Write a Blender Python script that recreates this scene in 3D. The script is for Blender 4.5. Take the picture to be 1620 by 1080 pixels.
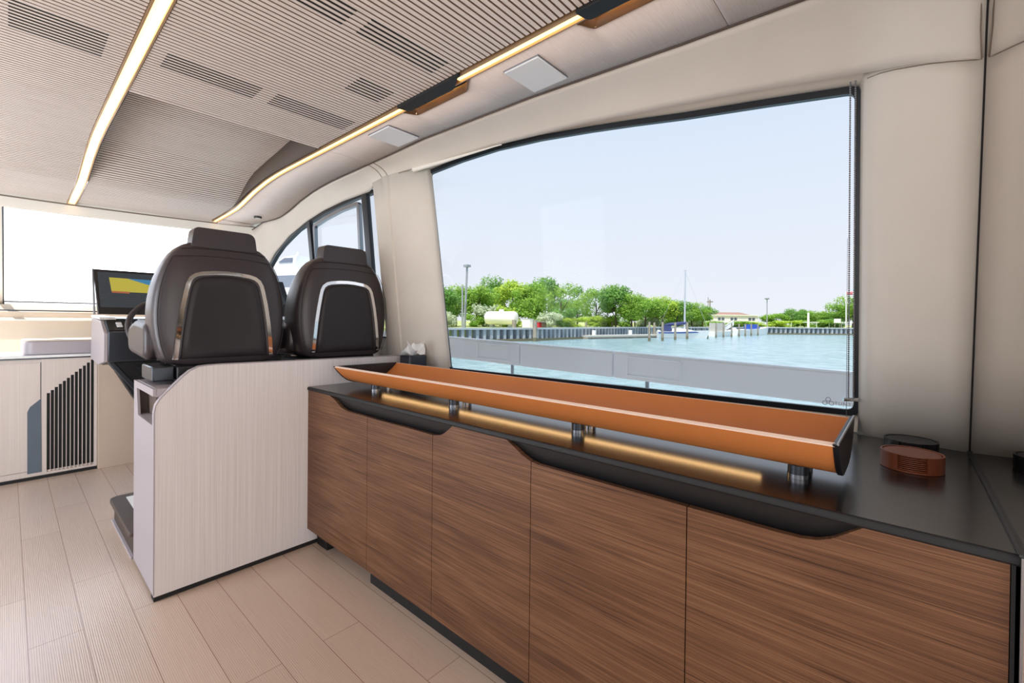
import bpy, bmesh, math, random
from mathutils import Vector, Matrix
for o in list(bpy.data.objects): bpy.data.objects.remove(o)
sc = bpy.context.scene
col = sc.collection
rnd = random.Random(7)

# ---------------------------------------------------------------- camera
EYE = Vector((0, 0, 1.30))
F, YAW, PIT, ROL, CY = 702.687, 0.848844, -0.0078947, 0.0104675, 512.735
def cam_axes():
    sy, cy = math.sin(YAW), math.cos(YAW)
    f = Vector((sy, cy, 0)); r = Vector((cy, -sy, 0)); u = Vector((0, 0, 1))
    cp, sp = math.cos(PIT), math.sin(PIT)
    f2 = f*cp + u*sp; u2 = u*cp - f*sp
    cr, sr = math.cos(ROL), math.sin(ROL)
    return r*cr + u2*sr, u2*cr - r*sr, f2
RI, UP, FW = cam_axes()
cd = bpy.data.cameras.new('camera'); cam = bpy.data.objects.new('camera', cd); col.objects.link(cam)
cd.sensor_width = 36; cd.lens = F/1620*36
cd.shift_y = -(540-CY)/1620
cd.clip_start = 0.02; cd.clip_end = 3000
cam.matrix_world = Matrix(((RI.x, UP.x, -FW.x, EYE.x), (RI.y, UP.y, -FW.y, EYE.y), (RI.z, UP.z, -FW.z, EYE.z), (0, 0, 0, 1)))
sc.camera = cam
def ray(px, py): return FW + RI*((px-810)/F) - UP*((py-CY)/F)
def P(px, py, d): return EYE + ray(px, py)*d                 # point at a given depth
def onx(px, py, x): d = ray(px, py); return EYE + d*((x-EYE.x)/d.x)
def ony(px, py, y): d = ray(px, py); return EYE + d*((y-EYE.y)/d.y)
def onz(px, py, z): d = ray(px, py); return EYE + d*((z-EYE.z)/d.z)

# ---------------------------------------------------------------- sky, sun, added fill lamps, exposure
wd = bpy.data.worlds.new('sky'); sc.world = wd; wd.use_nodes = True
nt = wd.node_tree; nt.nodes.clear()
wo = nt.nodes.new('ShaderNodeOutputWorld'); bg = nt.nodes.new('ShaderNodeBackground')
tc = nt.nodes.new('ShaderNodeTexCoord'); sp = nt.nodes.new('ShaderNodeSeparateXYZ'); cr = nt.nodes.new('ShaderNodeValToRGB')
nt.links.new(tc.outputs['Generated'], sp.inputs[0]); nt.links.new(sp.outputs['Z'], cr.inputs[0])
e = cr.color_ramp.elements
e[0].position = 0.0; e[0].color = (.93, .95, 1.0, 1)
e[1].position = 0.75; e[1].color = (.50, .68, 1.0, 1)
x = e.new(0.35); x.color = (.78, .87, 1.0, 1)
mr = nt.nodes.new('ShaderNodeMapRange'); mr.inputs[1].default_value = .945; mr.inputs[2].default_value = .985; mr.inputs[3].default_value = 1.5; mr.inputs[4].default_value = 5.0
mr.interpolation_type = 'SMOOTHSTEP'
cx_ = nt.nodes.new('ShaderNodeCombineXYZ'); nz = nt.nodes.new('ShaderNodeVectorMath'); nz.operation = 'NORMALIZE'; s2_ = nt.nodes.new('ShaderNodeSeparateXYZ')
nt.links.new(sp.outputs['X'], cx_.inputs[0]); nt.links.new(sp.outputs['Y'], cx_.inputs[1]); nt.links.new(cx_.outputs[0], nz.inputs[0]); nt.links.new(nz.outputs[0], s2_.inputs[0])
nt.links.new(s2_.outputs['Y'], mr.inputs[0]); nt.links.new(mr.outputs[0], bg.inputs[1]); nt.links.new(cr.outputs[0], bg.inputs[0]); nt.links.new(bg.outputs[0], wo.inputs[0])
sl = bpy.data.lights.new('sun', 'SUN'); sl.energy = 9.0; sl.angle = 0.009; sl.color = (1, .95, .86)
so = bpy.data.objects.new('sun', sl); col.objects.link(so)
so.rotation_euler = Vector((.45, .13, -1.15)).to_track_quat('-Z', 'Y').to_euler()
def area(name, loc, direc, sx, sy, power, colr):
    l = bpy.data.lights.new(name, 'AREA'); l.shape = 'RECTANGLE'; l.size = sx; l.size_y = sy
    l.energy = power; l.color = colr
    o = bpy.data.objects.new(name, l); col.objects.link(o); o.location = loc
    o.rotation_euler = Vector(direc).to_track_quat('-Z', 'Z').to_euler(); return o
area('fill_aft_door', (-.3, -2.72, 1.15), (0, 1, .30), 2.6, 1.9, 50, (1, .955, .90))  # added fill lamp in the unseen aft door opening, tilted upward
area('fill_port_window', (-1.97, -.4, 1.55), (1, 0.05, .3), 2.6, 1.0, 14, (.92, .93, .97))  # added fill lamp at an unseen port window, brightens the aft salon
area('fill_port_fore_window', (-1.97, 3.2, 1.55), (1, 0, .25), 2.8, 1.0, 84, (.86, .92, 1))  # added fill lamp at the unseen forward port window, lifts the forward ceiling
vs = sc.view_settings
vs.view_transform = 'Standard'; vs.look = 'None'; vs.gamma = 1; vs.use_curve_mapping = False
vs.exposure = 0.0

# ---------------------------------------------------------------- materials
def lin(c): return tuple(((v/255)/12.92 if v/255 <= .04045 else ((v/255+.055)/1.055)**2.4) for v in c)
def mat(name, rgb, rough=.5, metal=0, spec=.5, coat=0, emit=None, es=0, sheen=0):
    m = bpy.data.materials.new(name); m.use_nodes = True
    b = m.node_tree.nodes['Principled BSDF']
    b.inputs['Base Color'].default_value = (*lin(rgb), 1)
    b.inputs['Roughness'].default_value = rough; b.inputs['Metallic'].default_value = metal
    b.inputs['Specular IOR Level'].default_value = spec; b.inputs['Coat Weight'].default_value = coat
    if emit: b.inputs['Emission Color'].default_value = (*emit, 1); b.inputs['Emission Strength'].default_value = es
    return m
def N(m, t, **kw):
    n = m.node_tree.nodes.new(t)
    for k, v in kw.items(): setattr(n, k, v)
    return n
def L(m, a, b): m.node_tree.links.new(a, b)
def B(m): return m.node_tree.nodes['Principled BSDF']
def coords(m, scale=(1, 1, 1), kind='Object', loc=(0, 0, 0)):
    t = N(m, 'ShaderNodeTexCoord'); mp = N(m, 'ShaderNodeMapping')
    mp.inputs['Scale'].default_value = scale; mp.inputs['Location'].default_value = loc
    L(m, t.outputs[kind], mp.inputs[0]); return mp.outputs[0]
def ramp(m, fac, stops):
    r = N(m, 'ShaderNodeValToRGB'); el = r.color_ramp.elements
    el[0].position = stops[0][0]; el[0].color = (*lin(stops[0][1]), 1)
    el[1].position = stops[-1][0]; el[1].color = (*lin(stops[-1][1]), 1)
    for p, c in stops[1:-1]: q = el.new(p); q.color = (*lin(c), 1)
    L(m, fac, r.inputs[0]); return r.outputs[0]
def noise(m, co, scale=5, detail=4, rough=.5, dist=0):
    n = N(m, 'ShaderNodeTexNoise'); n.inputs['Scale'].default_value = scale; n.inputs['Detail'].default_value = detail
    n.inputs['Roughness'].default_value = rough; n.inputs['Distortion'].default_value = dist
    L(m, co, n.inputs['Vector']); return n.outputs[0]
def bump(m, h, strength=.2, dist=.01):
    b = N(m, 'ShaderNodeBump'); b.inputs['Strength'].default_value = strength; b.inputs['Distance'].default_value = dist
    L(m, h, b.inputs['Height']); L(m, b.outputs[0], B(m).inputs['Normal'])
def mixc(m, fac, a, b, mode='MIX'):
    n = N(m, 'ShaderNodeMix', data_type='RGBA', blend_type=mode)
    if isinstance(fac, (int, float)): n.inputs[0].default_value = fac
    else: L(m, fac, n.inputs[0])
    for i, v in ((6, a), (7, b)):
        if isinstance(v, tuple): n.inputs[i].default_value = (*v, 1)
        else: L(m, v, n.inputs[i])
    return n.outputs[2]

def leather(name, rgb, rough=.5, sc_=220, var=.05, spec=.4, bs=.12):
    m = mat(name, rgb, rough, spec=spec)
    co = coords(m)
    n1 = noise(m, co, 3, 3); c2 = tuple(max(0, v*(1-var*2.2)) for v in rgb)
    L(m, ramp(m, n1, [(.3, c2), (.7, rgb)]), B(m).inputs['Base Color'])
    v = N(m, 'ShaderNodeTexVoronoi'); v.inputs['Scale'].default_value = sc_; L(m, co, v.inputs['Vector'])
    bump(m, v.outputs['Distance'], bs, .002)
    return m
M = {}
M['wall'] = leather('cream_vinyl', (223, 216, 205), .6, 260, .015, .25, .06)
M['wall_white'] = mat('cream_gelcoat', (238, 233, 222), .45)
M['dash'] = leather('cream_dash_leather', (206, 190, 172), .6, 200, .01, .2, .05)
M['black'] = mat('black_satin', (22, 22, 24), .38)
M['matte_black'] = mat('matte_black', (16, 16, 18), .6)
M['rubber'] = mat('black_window_rubber', (14, 18, 26), .35)
M['chrome'] = mat('chrome', (225, 222, 220), .06, 1)
M['steel'] = mat('brushed_steel', (150, 152, 158), .28, 1)
M['gunmetal'] = mat('gunmetal', (70, 74, 80), .3, .8)
M['seat'] = leather('dark_brown_leather', (58, 50, 53), .36, 330, .05, .5, .10)
M['seat_panel'] = leather('dark_panel_leather', (40, 34, 37), .46, 330, .05, .4, .08)
M['seam'] = mat('seam_thread', (30, 26, 26), .7)
M['orange'] = leather('orange_saddle_leather', (212, 130, 70), .45, 400, .02, .4, .04)
M['rim_highlight'] = mat('painted_rim_highlight', (240, 214, 196), .35)
M['brown_leather'] = leather('brown_coaster_leather', (140, 74, 44), .4, 500, .06, .5, .08)
M['black_leather'] = leather('black_coaster_leather', (26, 26, 30), .4, 500, .05, .5, .08)
M['navy_leather'] = leather('navy_box_leather', (30, 34, 46), .38, 400, .05, .5, .08)
M['tissue'] = mat('white_tissue', (252, 252, 252), .8)
M['white'] = mat('white_gelcoat', (240, 240, 238), .25)
M['white_matte'] = mat('white_panel', (232, 233, 234), .6)
M['greyblue'] = leather('blue_grey_panel', (98, 110, 122), .5, 300, .03, .4, .05)
M['taupe'] = leather('taupe_trim', (92, 80, 72), .6, 250, .03, .3, .05)
M['bronze'] = mat('bronze_channel', (110, 84, 50), .3, .7)
M['bronze_dark'] = mat('dark_bronze', (66, 54, 46), .45, .3)
M['module_side'] = mat('lavender_grey_lacquer', (170, 162, 167), .35)
M['beige_panel'] = leather('beige_panel', (208, 188, 170), .6, 250, .02, .25, .05)
M['counter'] = mat('black_counter', (24, 22, 25), .21, spec=.5)
B(M['counter']).inputs['IOR'].default_value = 2.05
M['led'] = mat('led_diffuser', (255, 240, 210), .5, emit=(1, .60, .205), es=3.2)
M['spot'] = mat('spot_lamp', (255, 220, 160), .5, emit=(1, .60, .22), es=150.0)
M['downlight'] = mat('downlight_lens', (235, 232, 225), .4)
M['groove'] = mat('groove_painted_shade', (146, 122, 106), .8)
M['slot'] = mat('vent_slot', (34, 26, 18), .8)
M['bronze_pale'] = mat('pale_bronze_trim', (186, 150, 112), .35, .3)
M['seam_pale'] = mat('taupe_seam', (128, 112, 98), .7)

# rib veneer (ceiling)
m = M['rib'] = mat('pale_taupe_veneer', (214, 200, 190), .5, spec=.3)
co = coords(m, (1.5, 60, 1.5)); L(m, ramp(m, noise(m, co, 3, 3), [(.3, (220, 208, 198)), (.7, (234, 223, 215))]), B(m).inputs['Base Color'])
m = M['veneer'] = mat('pale_pink_veneer', (219, 203, 192), .45, spec=.35)
co = coords(m, (6, 130, 6)); n1 = noise(m, co, 2, 4, .6)
L(m, ramp(m, n1, [(.25, (218, 203, 193)), (.75, (234, 222, 214))]), B(m).inputs['Base Color'])
# vertical pale veneer (helm partition, console)
def vveneer(name, lo, hi):
    m = mat(name, hi, .42, spec=.4)
    co = coords(m, (260, 260, .8)); n1 = noise(m, co, 1.6, 5, .65)
    c1 = ramp(m, n1, [(.28, lo), (.72, hi)])
    L(m, c1, B(m).inputs['Base Color']); bump(m, n1, .05, .002); return m
M['pale_veneer'] = vveneer('pale_striped_veneer', (208, 200, 198), (240, 235, 234))
M['console_veneer'] = vveneer('console_striped_veneer', (205, 193, 185), (226, 216, 209))
# walnut
m = M['walnut'] = mat('walnut_veneer', (112, 74, 50), .45, spec=.3)
co = coords(m, (1, .42, 2.6)); warp = noise(m, co, 2.2, 3, .5)
w = N(m, 'ShaderNodeMath', operation='MULTIPLY'); L(m, warp, w.inputs[0]); w.inputs[1].default_value = 26
ws_ = N(m, 'ShaderNodeMath', operation='SINE'); L(m, w.outputs[0], ws_.inputs[0])
fine = noise(m, coords(m, (1, 2.6, 300)), 1.6, 4, .6)
mid_ = noise(m, coords(m, (1, .7, 62)), 2.0, 5, .65, .3)
a = N(m, 'ShaderNodeMath', operation='MULTIPLY_ADD'); L(m, ws_.outputs[0], a.inputs[0]); a.inputs[1].default_value = .045
mh = N(m, 'ShaderNodeMath', operation='MULTIPLY'); L(m, mid_, mh.inputs[0]); mh.inputs[1].default_value = .6; L(m, mh.outputs[0], a.inputs[2])
b2 = N(m, 'ShaderNodeMath', operation='MULTIPLY_ADD'); L(m, fine, b2.inputs[0]); b2.inputs[1].default_value = .9; L(m, a.outputs[0], b2.inputs[2])
L(m, ramp(m, b2.outputs[0], [(.50, (60, 38, 25)), (.66, (93, 62, 42)), (.79, (110, 75, 52)), (.98, (134, 97, 70))]), B(m).inputs['Base Color'])
bump(m, b2.outputs[0], .05, .002)
# floor planks
m = M['floor'] = mat('pale_oak_planks', (224, 203, 190), .27, spec=.5)
t = N(m, 'ShaderNodeTexCoord'); mp = N(m, 'ShaderNodeMapping'); mp.inputs['Rotation'].default_value = (0, 0, math.radians(90)); mp.inputs['Location'].default_value = (0.0, .105, 0)
L(m, t.outputs['Object'], mp.inputs[0])
br = N(m, 'ShaderNodeTexBrick'); br.offset = .37; br.offset_frequency = 2
for k, v in (('Scale', 1.0), ('Mortar Size', .0013), ('Mortar Smooth', .1), ('Bias', 0), ('Brick Width', 1.27), ('Row Height', .158)): br.inputs[k].default_value = v
br.inputs['Color1'].default_value = (*lin((208, 186, 168)), 1); br.inputs['Color2'].default_value = (*lin((201, 178, 160)), 1); br.inputs['Mortar'].default_value = (*lin((150, 118, 100)), 1)
L(m, mp.outputs[0], br.inputs['Vector'])
co = coords(m, (55, 2.2, 1)); gw = N(m, 'ShaderNodeTexWave', bands_direction='X'); gw.inputs['Scale'].default_value = .9; gw.inputs['Distortion'].default_value = 6; gw.inputs['Detail'].default_value = 2; gw.inputs['Detail Scale'].default_value = .6
L(m, co, gw.inputs['Vector'])
gn = noise(m, coords(m, (160, 3, 1)), 1.5, 4, .6)
g2 = N(m, 'ShaderNodeMath', operation='MULTIPLY_ADD'); L(m, gw.outputs[1], g2.inputs[0]); g2.inputs[1].default_value = .5; L(m, gn, g2.inputs[2])
tint = ramp(m, g2.outputs[0], [(.3, (236, 232, 230)), (.95, (255, 255, 255))])
L(m, mixc(m, 1.0, br.outputs['Color'], tint, 'MULTIPLY'), B(m).inputs['Base Color'])
bump(m, g2.outputs[0], .16, .003)
# tinted glass
def glass(name, rgb, refl=.12):
    m = bpy.data.materials.new(name); m.use_nodes = True; n = m.node_tree; n.nodes.clear()
    o = n.nodes.new('ShaderNodeOutputMaterial'); mx = n.nodes.new('ShaderNodeMixShader')
    tr = n.nodes.new('ShaderNodeBsdfTransparent'); gl = n.nodes.new('ShaderNodeBsdfGlossy'); lw = n.nodes.new('ShaderNodeFresnel')
    lw.inputs[0].default_value = 1.35
    ml = n.nodes.new('ShaderNodeMath'); ml.operation = 'MULTIPLY'; ml.inputs[1].default_value = refl
    n.links.new(lw.outputs[0], ml.inputs[0]); n.links.new(ml.outputs[0], mx.inputs[0])
    tr.inputs[0].default_value = (*rgb, 1); gl.inputs['Roughness'].default_value = .02; gl.inputs[0].default_value = (.8, .85, .9, 1)
    n.links.new(tr.outputs[0], mx.inputs[1]); n.links.new(gl.outputs[0], mx.inputs[2]); n.links.new(mx.outputs[0], o.inputs[0]); return m
M['glass'] = glass('tinted_side_glass', (.62, .63, .645))
M['screen_glass'] = glass('clear_windscreen_glass', (.93, .94, .95), .08)
m = M['mirror'] = mat('bronze_mirror', (188, 178, 168), .012, 1)
# outdoors
m = M['water'] = mat('harbour_water', (120, 160, 168), .22, spec=.6)
co = coords(m, (.55, .55, 1)); w1 = noise(m, co, 1.6, 5, .6); bump(m, w1, .5, .25)
L(m, ramp(m, w1, [(.3, (112, 142, 149)), (.7, (150, 175, 180))]), B(m).inputs['Base Color'])
m = M['grass'] = mat('lawn', (150, 160, 84), .9)
L(m, ramp(m, noise(m, coords(m), .35, 5), [(.3, (128, 150, 70)), (.7, (186, 182, 112))]), B(m).inputs['Base Color'])
m = M['sheet'] = mat('sheet_pile_steel', (150, 158, 165), .7)
L(m, ramp(m, noise(m, coords(m, (1, 1, .4)), 1.1, 5), [(.3, (126, 138, 150)), (.7, (186, 190, 190))]), B(m).inputs['Base Color'])
M['cap'] = mat('concrete_cap', (176, 182, 184), .8)
m = M['pile'] = mat('weathered_timber', (150, 142, 126), .85)
L(m, ramp(m, noise(m, coords(m, (4, 4, .8)), 2, 4), [(.3, (120, 112, 98)), (.7, (172, 164, 148))]), B(m).inputs['Base Color'])
M['dock'] = mat('dock_planks', (190, 186, 176), .8)
M['navy'] = mat('navy_canvas', (48, 58, 104), .7)
M['blue'] = mat('blue_canvas', (38, 78, 170), .7)
M['stripe'] = mat('blue_stripe', (60, 84, 140), .4)
M['mast'] = mat('mast_alloy', (196, 200, 206), .4, .3)
M['lampgrey'] = mat('galvanised_grey', (150, 154, 158), .6)
M['polewood'] = mat('pole_wood', (128, 118, 110), .8)
M['roof'] = mat('brown_shingle', (150, 116, 100), .8)
M['bwall'] = mat('pale_siding', (226, 220, 224), .7)
M['window_dark'] = mat('dark_pane', (90, 98, 118), .2)
M['red'] = mat('red_paint', (206, 52, 62), .5)
M['tank'] = mat('white_tank_paint', (240, 238, 234), .5)
M['bark'] = mat('bark', (96, 84, 70), .9)
M['flag'] = mat('flag_cloth', (200, 110, 120), .8)
def leafmat(name, lo, hi):
    m = mat(name, hi, .6, spec=.2)
    oi = N(m, 'ShaderNodeTexCoord')
    n1 = noise(m, oi.outputs['Object'], .9, 4)
    c = ramp(m, n1, [(.3, lo), (.7, hi)])
    L(m, c, B(m).inputs['Base Color'])
    B(m).inputs['Transmission Weight'].default_value = 0
    nt = m.node_tree; out = nt.nodes['Material Output']
    tl = N(m, 'ShaderNodeBsdfTranslucent'); mx = N(m, 'ShaderNodeMixShader'); mx.inputs[0].default_value = .42
    L(m, c, tl.inputs[0]); L(m, B(m).outputs[0], mx.inputs[1]); L(m, tl.outputs[0], mx.inputs[2]); L(m, mx.outputs[0], out.inputs[0])
    return m
M['leaf'] = leafmat('leaf_green', (112, 156, 56), (178, 212, 96))
M['leaf_yellow'] = leafmat('leaf_yellow_green', (150, 186, 58), (214, 230, 108))
M['leaf_dark'] = leafmat('leaf_deep_green', (92, 140, 66), (150, 192, 96))
M['leaf_silver'] = leafmat('leaf_silver_grey', (182, 194, 158), (222, 228, 202))

# ---------------------------------------------------------------- mesh helpers
ORIG = {}
class MB:
    def __init__(s): s.v = []; s.f = []
    def add(s, vs_, fs):
        k = len(s.v); s.v += [Vector(p) for p in vs_]; s.f += [tuple(i+k for i in f) for f in fs]; return s
    def box(s, x0, x1, y0, y1, z0, z1):
        return s.add([(x0, y0, z0), (x1, y0, z0), (x1, y1, z0), (x0, y1, z0), (x0, y0, z1), (x1, y0, z1), (x1, y1, z1), (x0, y1, z1)],
                     [(0, 3, 2, 1), (4, 5, 6, 7), (0, 1, 5, 4), (1, 2, 6, 5), (2, 3, 7, 6), (3, 0, 4, 7)])
    def prism(s, poly, axis, a0, a1):
        def mk(p, a): return {'x': (a, p[0], p[1]), 'y': (p[0], a, p[1]), 'z': (p[0], p[1], a)}[axis]
        n = len(poly); vv = [mk(p, a0) for p in poly] + [mk(p, a1) for p in poly]
        return s.add(vv, [tuple(range(n))[::-1], tuple(range(n, 2*n))] + [(i, (i+1) % n, n+(i+1) % n, n+i) for i in range(n)])
    def loft(s, rings, caps=True, closed=True):
        n = len(rings[0]); vv = [p for r in rings for p in r]; fs = []
        for k in range(len(rings)-1):
            for i in range(n if closed else n-1):
                j = (i+1) % n; fs.append((k*n+i, k*n+j, (k+1)*n+j, (k+1)*n+i))
        if caps and closed: fs += [tuple(range(n))[::-1], tuple(range((len(rings)-1)*n, len(rings)*n))]
        return s.add(vv, fs)
    def grid(s, rows): return s.loft(rows, False, False)
    def tube(s, pts, r, n=10, caps=True):
        pts = [Vector(p) for p in pts]; rings = []; prev = None
        rr = r if isinstance(r, (list, tuple)) else [r]*len(pts)
        for i, p in enumerate(pts):
            d = (pts[min(i+1, len(pts)-1)] - pts[max(i-1, 0)]).normalized()
            if prev is None: prev = d.orthogonal().normalized()
            u = (prev - d*prev.dot(d)).normalized(); w = d.cross(u); prev = u
            rings.append([p + (u*math.cos(a) + w*math.sin(a))*rr[i] for a in [2*math.pi*k/n for k in range(n)]])
        return s.loft(rings, caps)
    def cyl(s, p0, p1, r0, r1=None, n=24): return s.tube([p0, p1], [r0, r0 if r1 is None else r1], n)
    def torus(s, c, R, r, ax_u, ax_v, n=48, k=12, a0=0, a1=2*math.pi):
        c = Vector(c); u = Vector(ax_u).normalized(); v = Vector(ax_v).normalized(); w = u.cross(v)
        full = abs(a1-a0-2*math.pi) < 1e-6; rings = []
        for i in range(n + (0 if full else 1)):
            a = a0 + (a1-a0)*i/n; d = u*math.cos(a) + v*math.sin(a)
            rings.append([c + d*R + (d*math.cos(b) + w*math.sin(b))*r for b in [2*math.pi*j/k for j in range(k)]])
        if full: rings.append(rings[0])
        return s.loft(rings, not full)
    def sphere(s, c, r, nu=12, nv=8, sx=1, sy=1, sz=1):
        rings = []
        for j in range(1, nv):
            t = math.pi*j/nv
            rings.append([(c[0]+r*sx*math.sin(t)*math.cos(2*math.pi*i/nu), c[1]+r*sy*math.sin(t)*math.sin(2*math.pi*i/nu), c[2]-r*sz*math.cos(t)) for i in range(nu)])
        return s.loft(rings, True)
    def obj(s, name, mt, parent=None, smooth=35, bevel=0, seg=2, solid=0, sub=0, base=None):
        if parent is not None: og = ORIG[parent.name]
        elif base is not None: og = Vector(base)
        else:
            lo = [min(p[i] for p in s.v) for i in range(3)]; hi = [max(p[i] for p in s.v) for i in range(3)]
            og = Vector(((lo[0]+hi[0])/2, (lo[1]+hi[1])/2, lo[2]))
        me = bpy.data.meshes.new(name); me.from_pydata([p-og for p in s.v], [], s.f)
        bm = bmesh.new(); bm.from_mesh(me); bmesh.ops.remove_doubles(bm, verts=bm.verts, dist=1e-6); bmesh.ops.recalc_face_normals(bm, faces=bm.faces); bm.to_mesh(me); bm.free()
        me.materials.append(M[mt] if isinstance(mt, str) else mt)
        o = bpy.data.objects.new(name, me); col.objects.link(o)
        if parent is None: o.location = og
        else: o.parent = parent
        ORIG[o.name] = og
        if smooth:
            for p in me.polygons: p.use_smooth = True
            me.set_sharp_from_angle(angle=math.radians(smooth))
        if solid: md = o.modifiers.new('solid', 'SOLIDIFY'); md.thickness = solid; md.offset = 1
        if bevel:
            md = o.modifiers.new('bevel', 'BEVEL'); md.width = bevel; md.segments = seg; md.limit_method = 'ANGLE'; md.angle_limit = math.radians(32)
            md.harden_normals = False
        if sub: md = o.modifiers.new('sub', 'SUBSURF'); md.levels = sub; md.render_levels = sub
        return o
def tag(o, label=None, cat=None, group=None, kind=None):
    for k, v in (('label', label), ('category', cat), ('group', group), ('kind', kind)):
        if v: o[k] = v
    return o
def thing(name, loc, label, cat, group=None):
    o = bpy.data.objects.new(name, None); col.objects.link(o); o.location = loc; o.empty_display_size = .1
    ORIG[o.name] = Vector(loc); return tag(o, label, cat, group)
def struct(o): o['kind'] = 'structure'; return o
def copy_tree(o, parent=None):
    c = o.copy(); col.objects.link(c)
    if parent is not None: c.parent = parent; c.matrix_parent_inverse.identity()
    for ch in [k for k in bpy.data.objects if k.parent == o]: copy_tree(ch, c)
    return c
def interp(x, xs, ys):
    if x <= xs[0]: return ys[0]
    for i in range(len(xs)-1):
        if x <= xs[i+1]:
            t = (x-xs[i])/(xs[i+1]-xs[i]); return ys[i]*(1-t)+ys[i+1]*t
    return ys[-1]
def rng(a, b, n): return [a+(b-a)*i/(n-1) for i in range(n)]
def rounded(poly, r, n=6):
    """round the corners of a 2D polygon; r a number or one per corner"""
    out = []; m_ = len(poly)
    for i in range(m_):
        p0, p, p1 = Vector(poly[i-1]), Vector(poly[i]), Vector(poly[(i+1) % m_])
        rr = r[i] if isinstance(r, (list, tuple)) else r
        if rr <= 0: out.append(tuple(p)); continue
        a = (p0-p); b = (p1-p); la, lb = a.length, b.length; a.normalize(); b.normalize()
        ang = a.angle(b); d = min(rr/math.tan(ang/2), la*.49, lb*.49)
        A = p+a*d; Bq = p+b*d
        for k in range(n+1):
            t = k/n; q = A*(1-t)**2 + p*2*t*(1-t) + Bq*t*t; out.append(tuple(q))
    return out
def offset_poly(poly, d):
    """inward offset for a CCW or CW polygon"""
    n = len(poly); area_ = sum(poly[i][0]*poly[(i+1) % n][1]-poly[(i+1) % n][0]*poly[i][1] for i in range(n))
    s_ = 1 if area_ > 0 else -1; out = []
    for i in range(n):
        p0, p, p1 = Vector(poly[i-1]), Vector(poly[i]), Vector(poly[(i+1) % n])
        e0 = (p-p0).normalized(); e1 = (p1-p).normalized()
        n0 = Vector((-e0.y, e0.x))*s_; n1 = Vector((-e1.y, e1.x))*s_
        bi = (n0+n1); bi = bi.normalized() if bi.length > 1e-6 else n0
        k = d/max(.4, bi.dot(n0)); out.append(tuple(p+bi*k))
    return out

# ---------------------------------------------------------------- hull side and ceiling profile
def XW(y, z): return 2.066-.051*y-(.11+.013*y)*(z-.977)
ZY = [-9, 3.2, 3.35, 3.5, 3.75, 4.0, 4.15, 4.4, 4.75, 4.95]
ZZ = [2.31, 2.312, 2.308, 2.30, 2.272, 2.228, 2.203, 2.190, 2.18, 2.176]
def zc(y): return interp(y, ZY, ZZ)
def yend(x): return 4.90-.092*x*x
CEX = [-3, .24, .62, 1.28, 2.03, 2.42, 3.02, 3.47, 4.0, 4.25, 4.46, 4.8]
CEV = [1.66, 1.643, 1.622, 1.568, 1.540, 1.556, 1.572, 1.592, 1.612, 1.606, 1.566, 1.50]
def xe(y): return interp(y, CEX, CEV)
S2A, S2B = 1.236, 1.273           # starboard led strip
S1A, S1B = .306, .352             # port led strip
Y0 = -2.75                        # aft end of the salon
PODS = [(1.43, 1.80), (.50, .80)]

# floor
fl = MB().box(-2.1, 2.3, -2.9, 6.0, -.06, 0).obj('floor', 'floor', base=(0, 0, 0), smooth=0); struct(fl)

# ceiling: roof slab, ribbed panels, recess, veneer
ce = MB().box(-2.2, 2.25, -2.95, 4.95, 2.62, 3.55).obj('ceiling', 'wall_white', base=(0, 0, 2.3), smooth=0); struct(ce)  # unseen upper block, height set so its shadow covers the bulwark
def rib_panel(name, pts, x0, x1, period=.0242, gap=.0068, depth=.007):
    """ribbed panel swept over a (y, z) path; ribs run athwartships"""
    Ls = [0]
    for i in range(1, len(pts)): Ls.append(Ls[-1]+math.dist(pts[i], pts[i-1]))
    def at(s_):
        return Vector((interp(s_, Ls, [p[0] for p in pts]), interp(s_, Ls, [p[1] for p in pts])))
    prof = []; s_ = 0.0
    while s_ < Ls[-1]-period:
        a_, b_ = at(s_), at(s_+period); t_ = (b_-a_).normalized(); nrm = Vector((-t_.y, t_.x))
        if nrm.y < 0: nrm = -nrm
        w_ = period-gap
        for d_, h_ in ((0, depth), (.0004, .0012), (.0014, 0), (w_-.0014, 0), (w_-.0004, .0012), (w_, depth)):
            q = a_+t_*d_+nrm*h_; prof.append((q.x, q.y))
        s_ += period
    mb = MB(); rows = [[(x0, p[0], p[1]) for p in prof], [(x1, p[0], p[1]) for p in prof]]
    mb.grid(rows)
    o = mb.obj(name, 'rib', ce, smooth=0)
    o.data.materials.append(M['groove'])
    for k_, p in enumerate(o.data.polygons):      # groove walls and bottoms: shade between the slats painted in darker
        if k_ % 6 in (0, 4, 5): p.material_index = 1
    return o
yy = rng(Y0, 4.88, 160)
rib_panel('ribbed_panel', [(y, zc(y)) for y in yy], -1.95, S1A-.006)
rib_panel('ribbed_panel', [(y, zc(y)) for y in rng(Y0, 2.60, 40)], S1B+.006, 1.2155)
rec = [(2.64, 2.53), (2.8, 2.50), (3.0, 2.462), (3.2, 2.438), (3.45, 2.412), (3.65, 2.388), (3.78, 2.352), (3.88, 2.308), (3.97, 2.262), (4.05, 2.226), (4.13, zc(4.13)+.001)]
recs = [(y, interp(y, [p[0] for p in rec], [p[1] for p in rec])) for y in rng(2.64, 4.13, 60)]
rib_panel('ribbed_panel', recs + [(y, zc(y)) for y in rng(4.16, 4.82, 20)], S1B+.006, 1.216)
MB().box(S1B+.006, 1.216, 2.602, 2.618, 2.3095, 2.54).obj('recess_edge', 'veneer', ce)
for xs_, m_ in ((1.216, 'taupe'), (S1B+.004, 'taupe')):
    mb = MB(); mb.grid([[(xs_, y, zc(y)-.001) for y in rng(2.62, 4.13, 50)], [(xs_, y, max(zc(y), interp(y, [p[0] for p in rec], [p[1] for p in rec]))+.012) for y in rng(2.62, 4.13, 50)]])
    mb.obj('recess_side', m_, ce, solid=.004)
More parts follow.
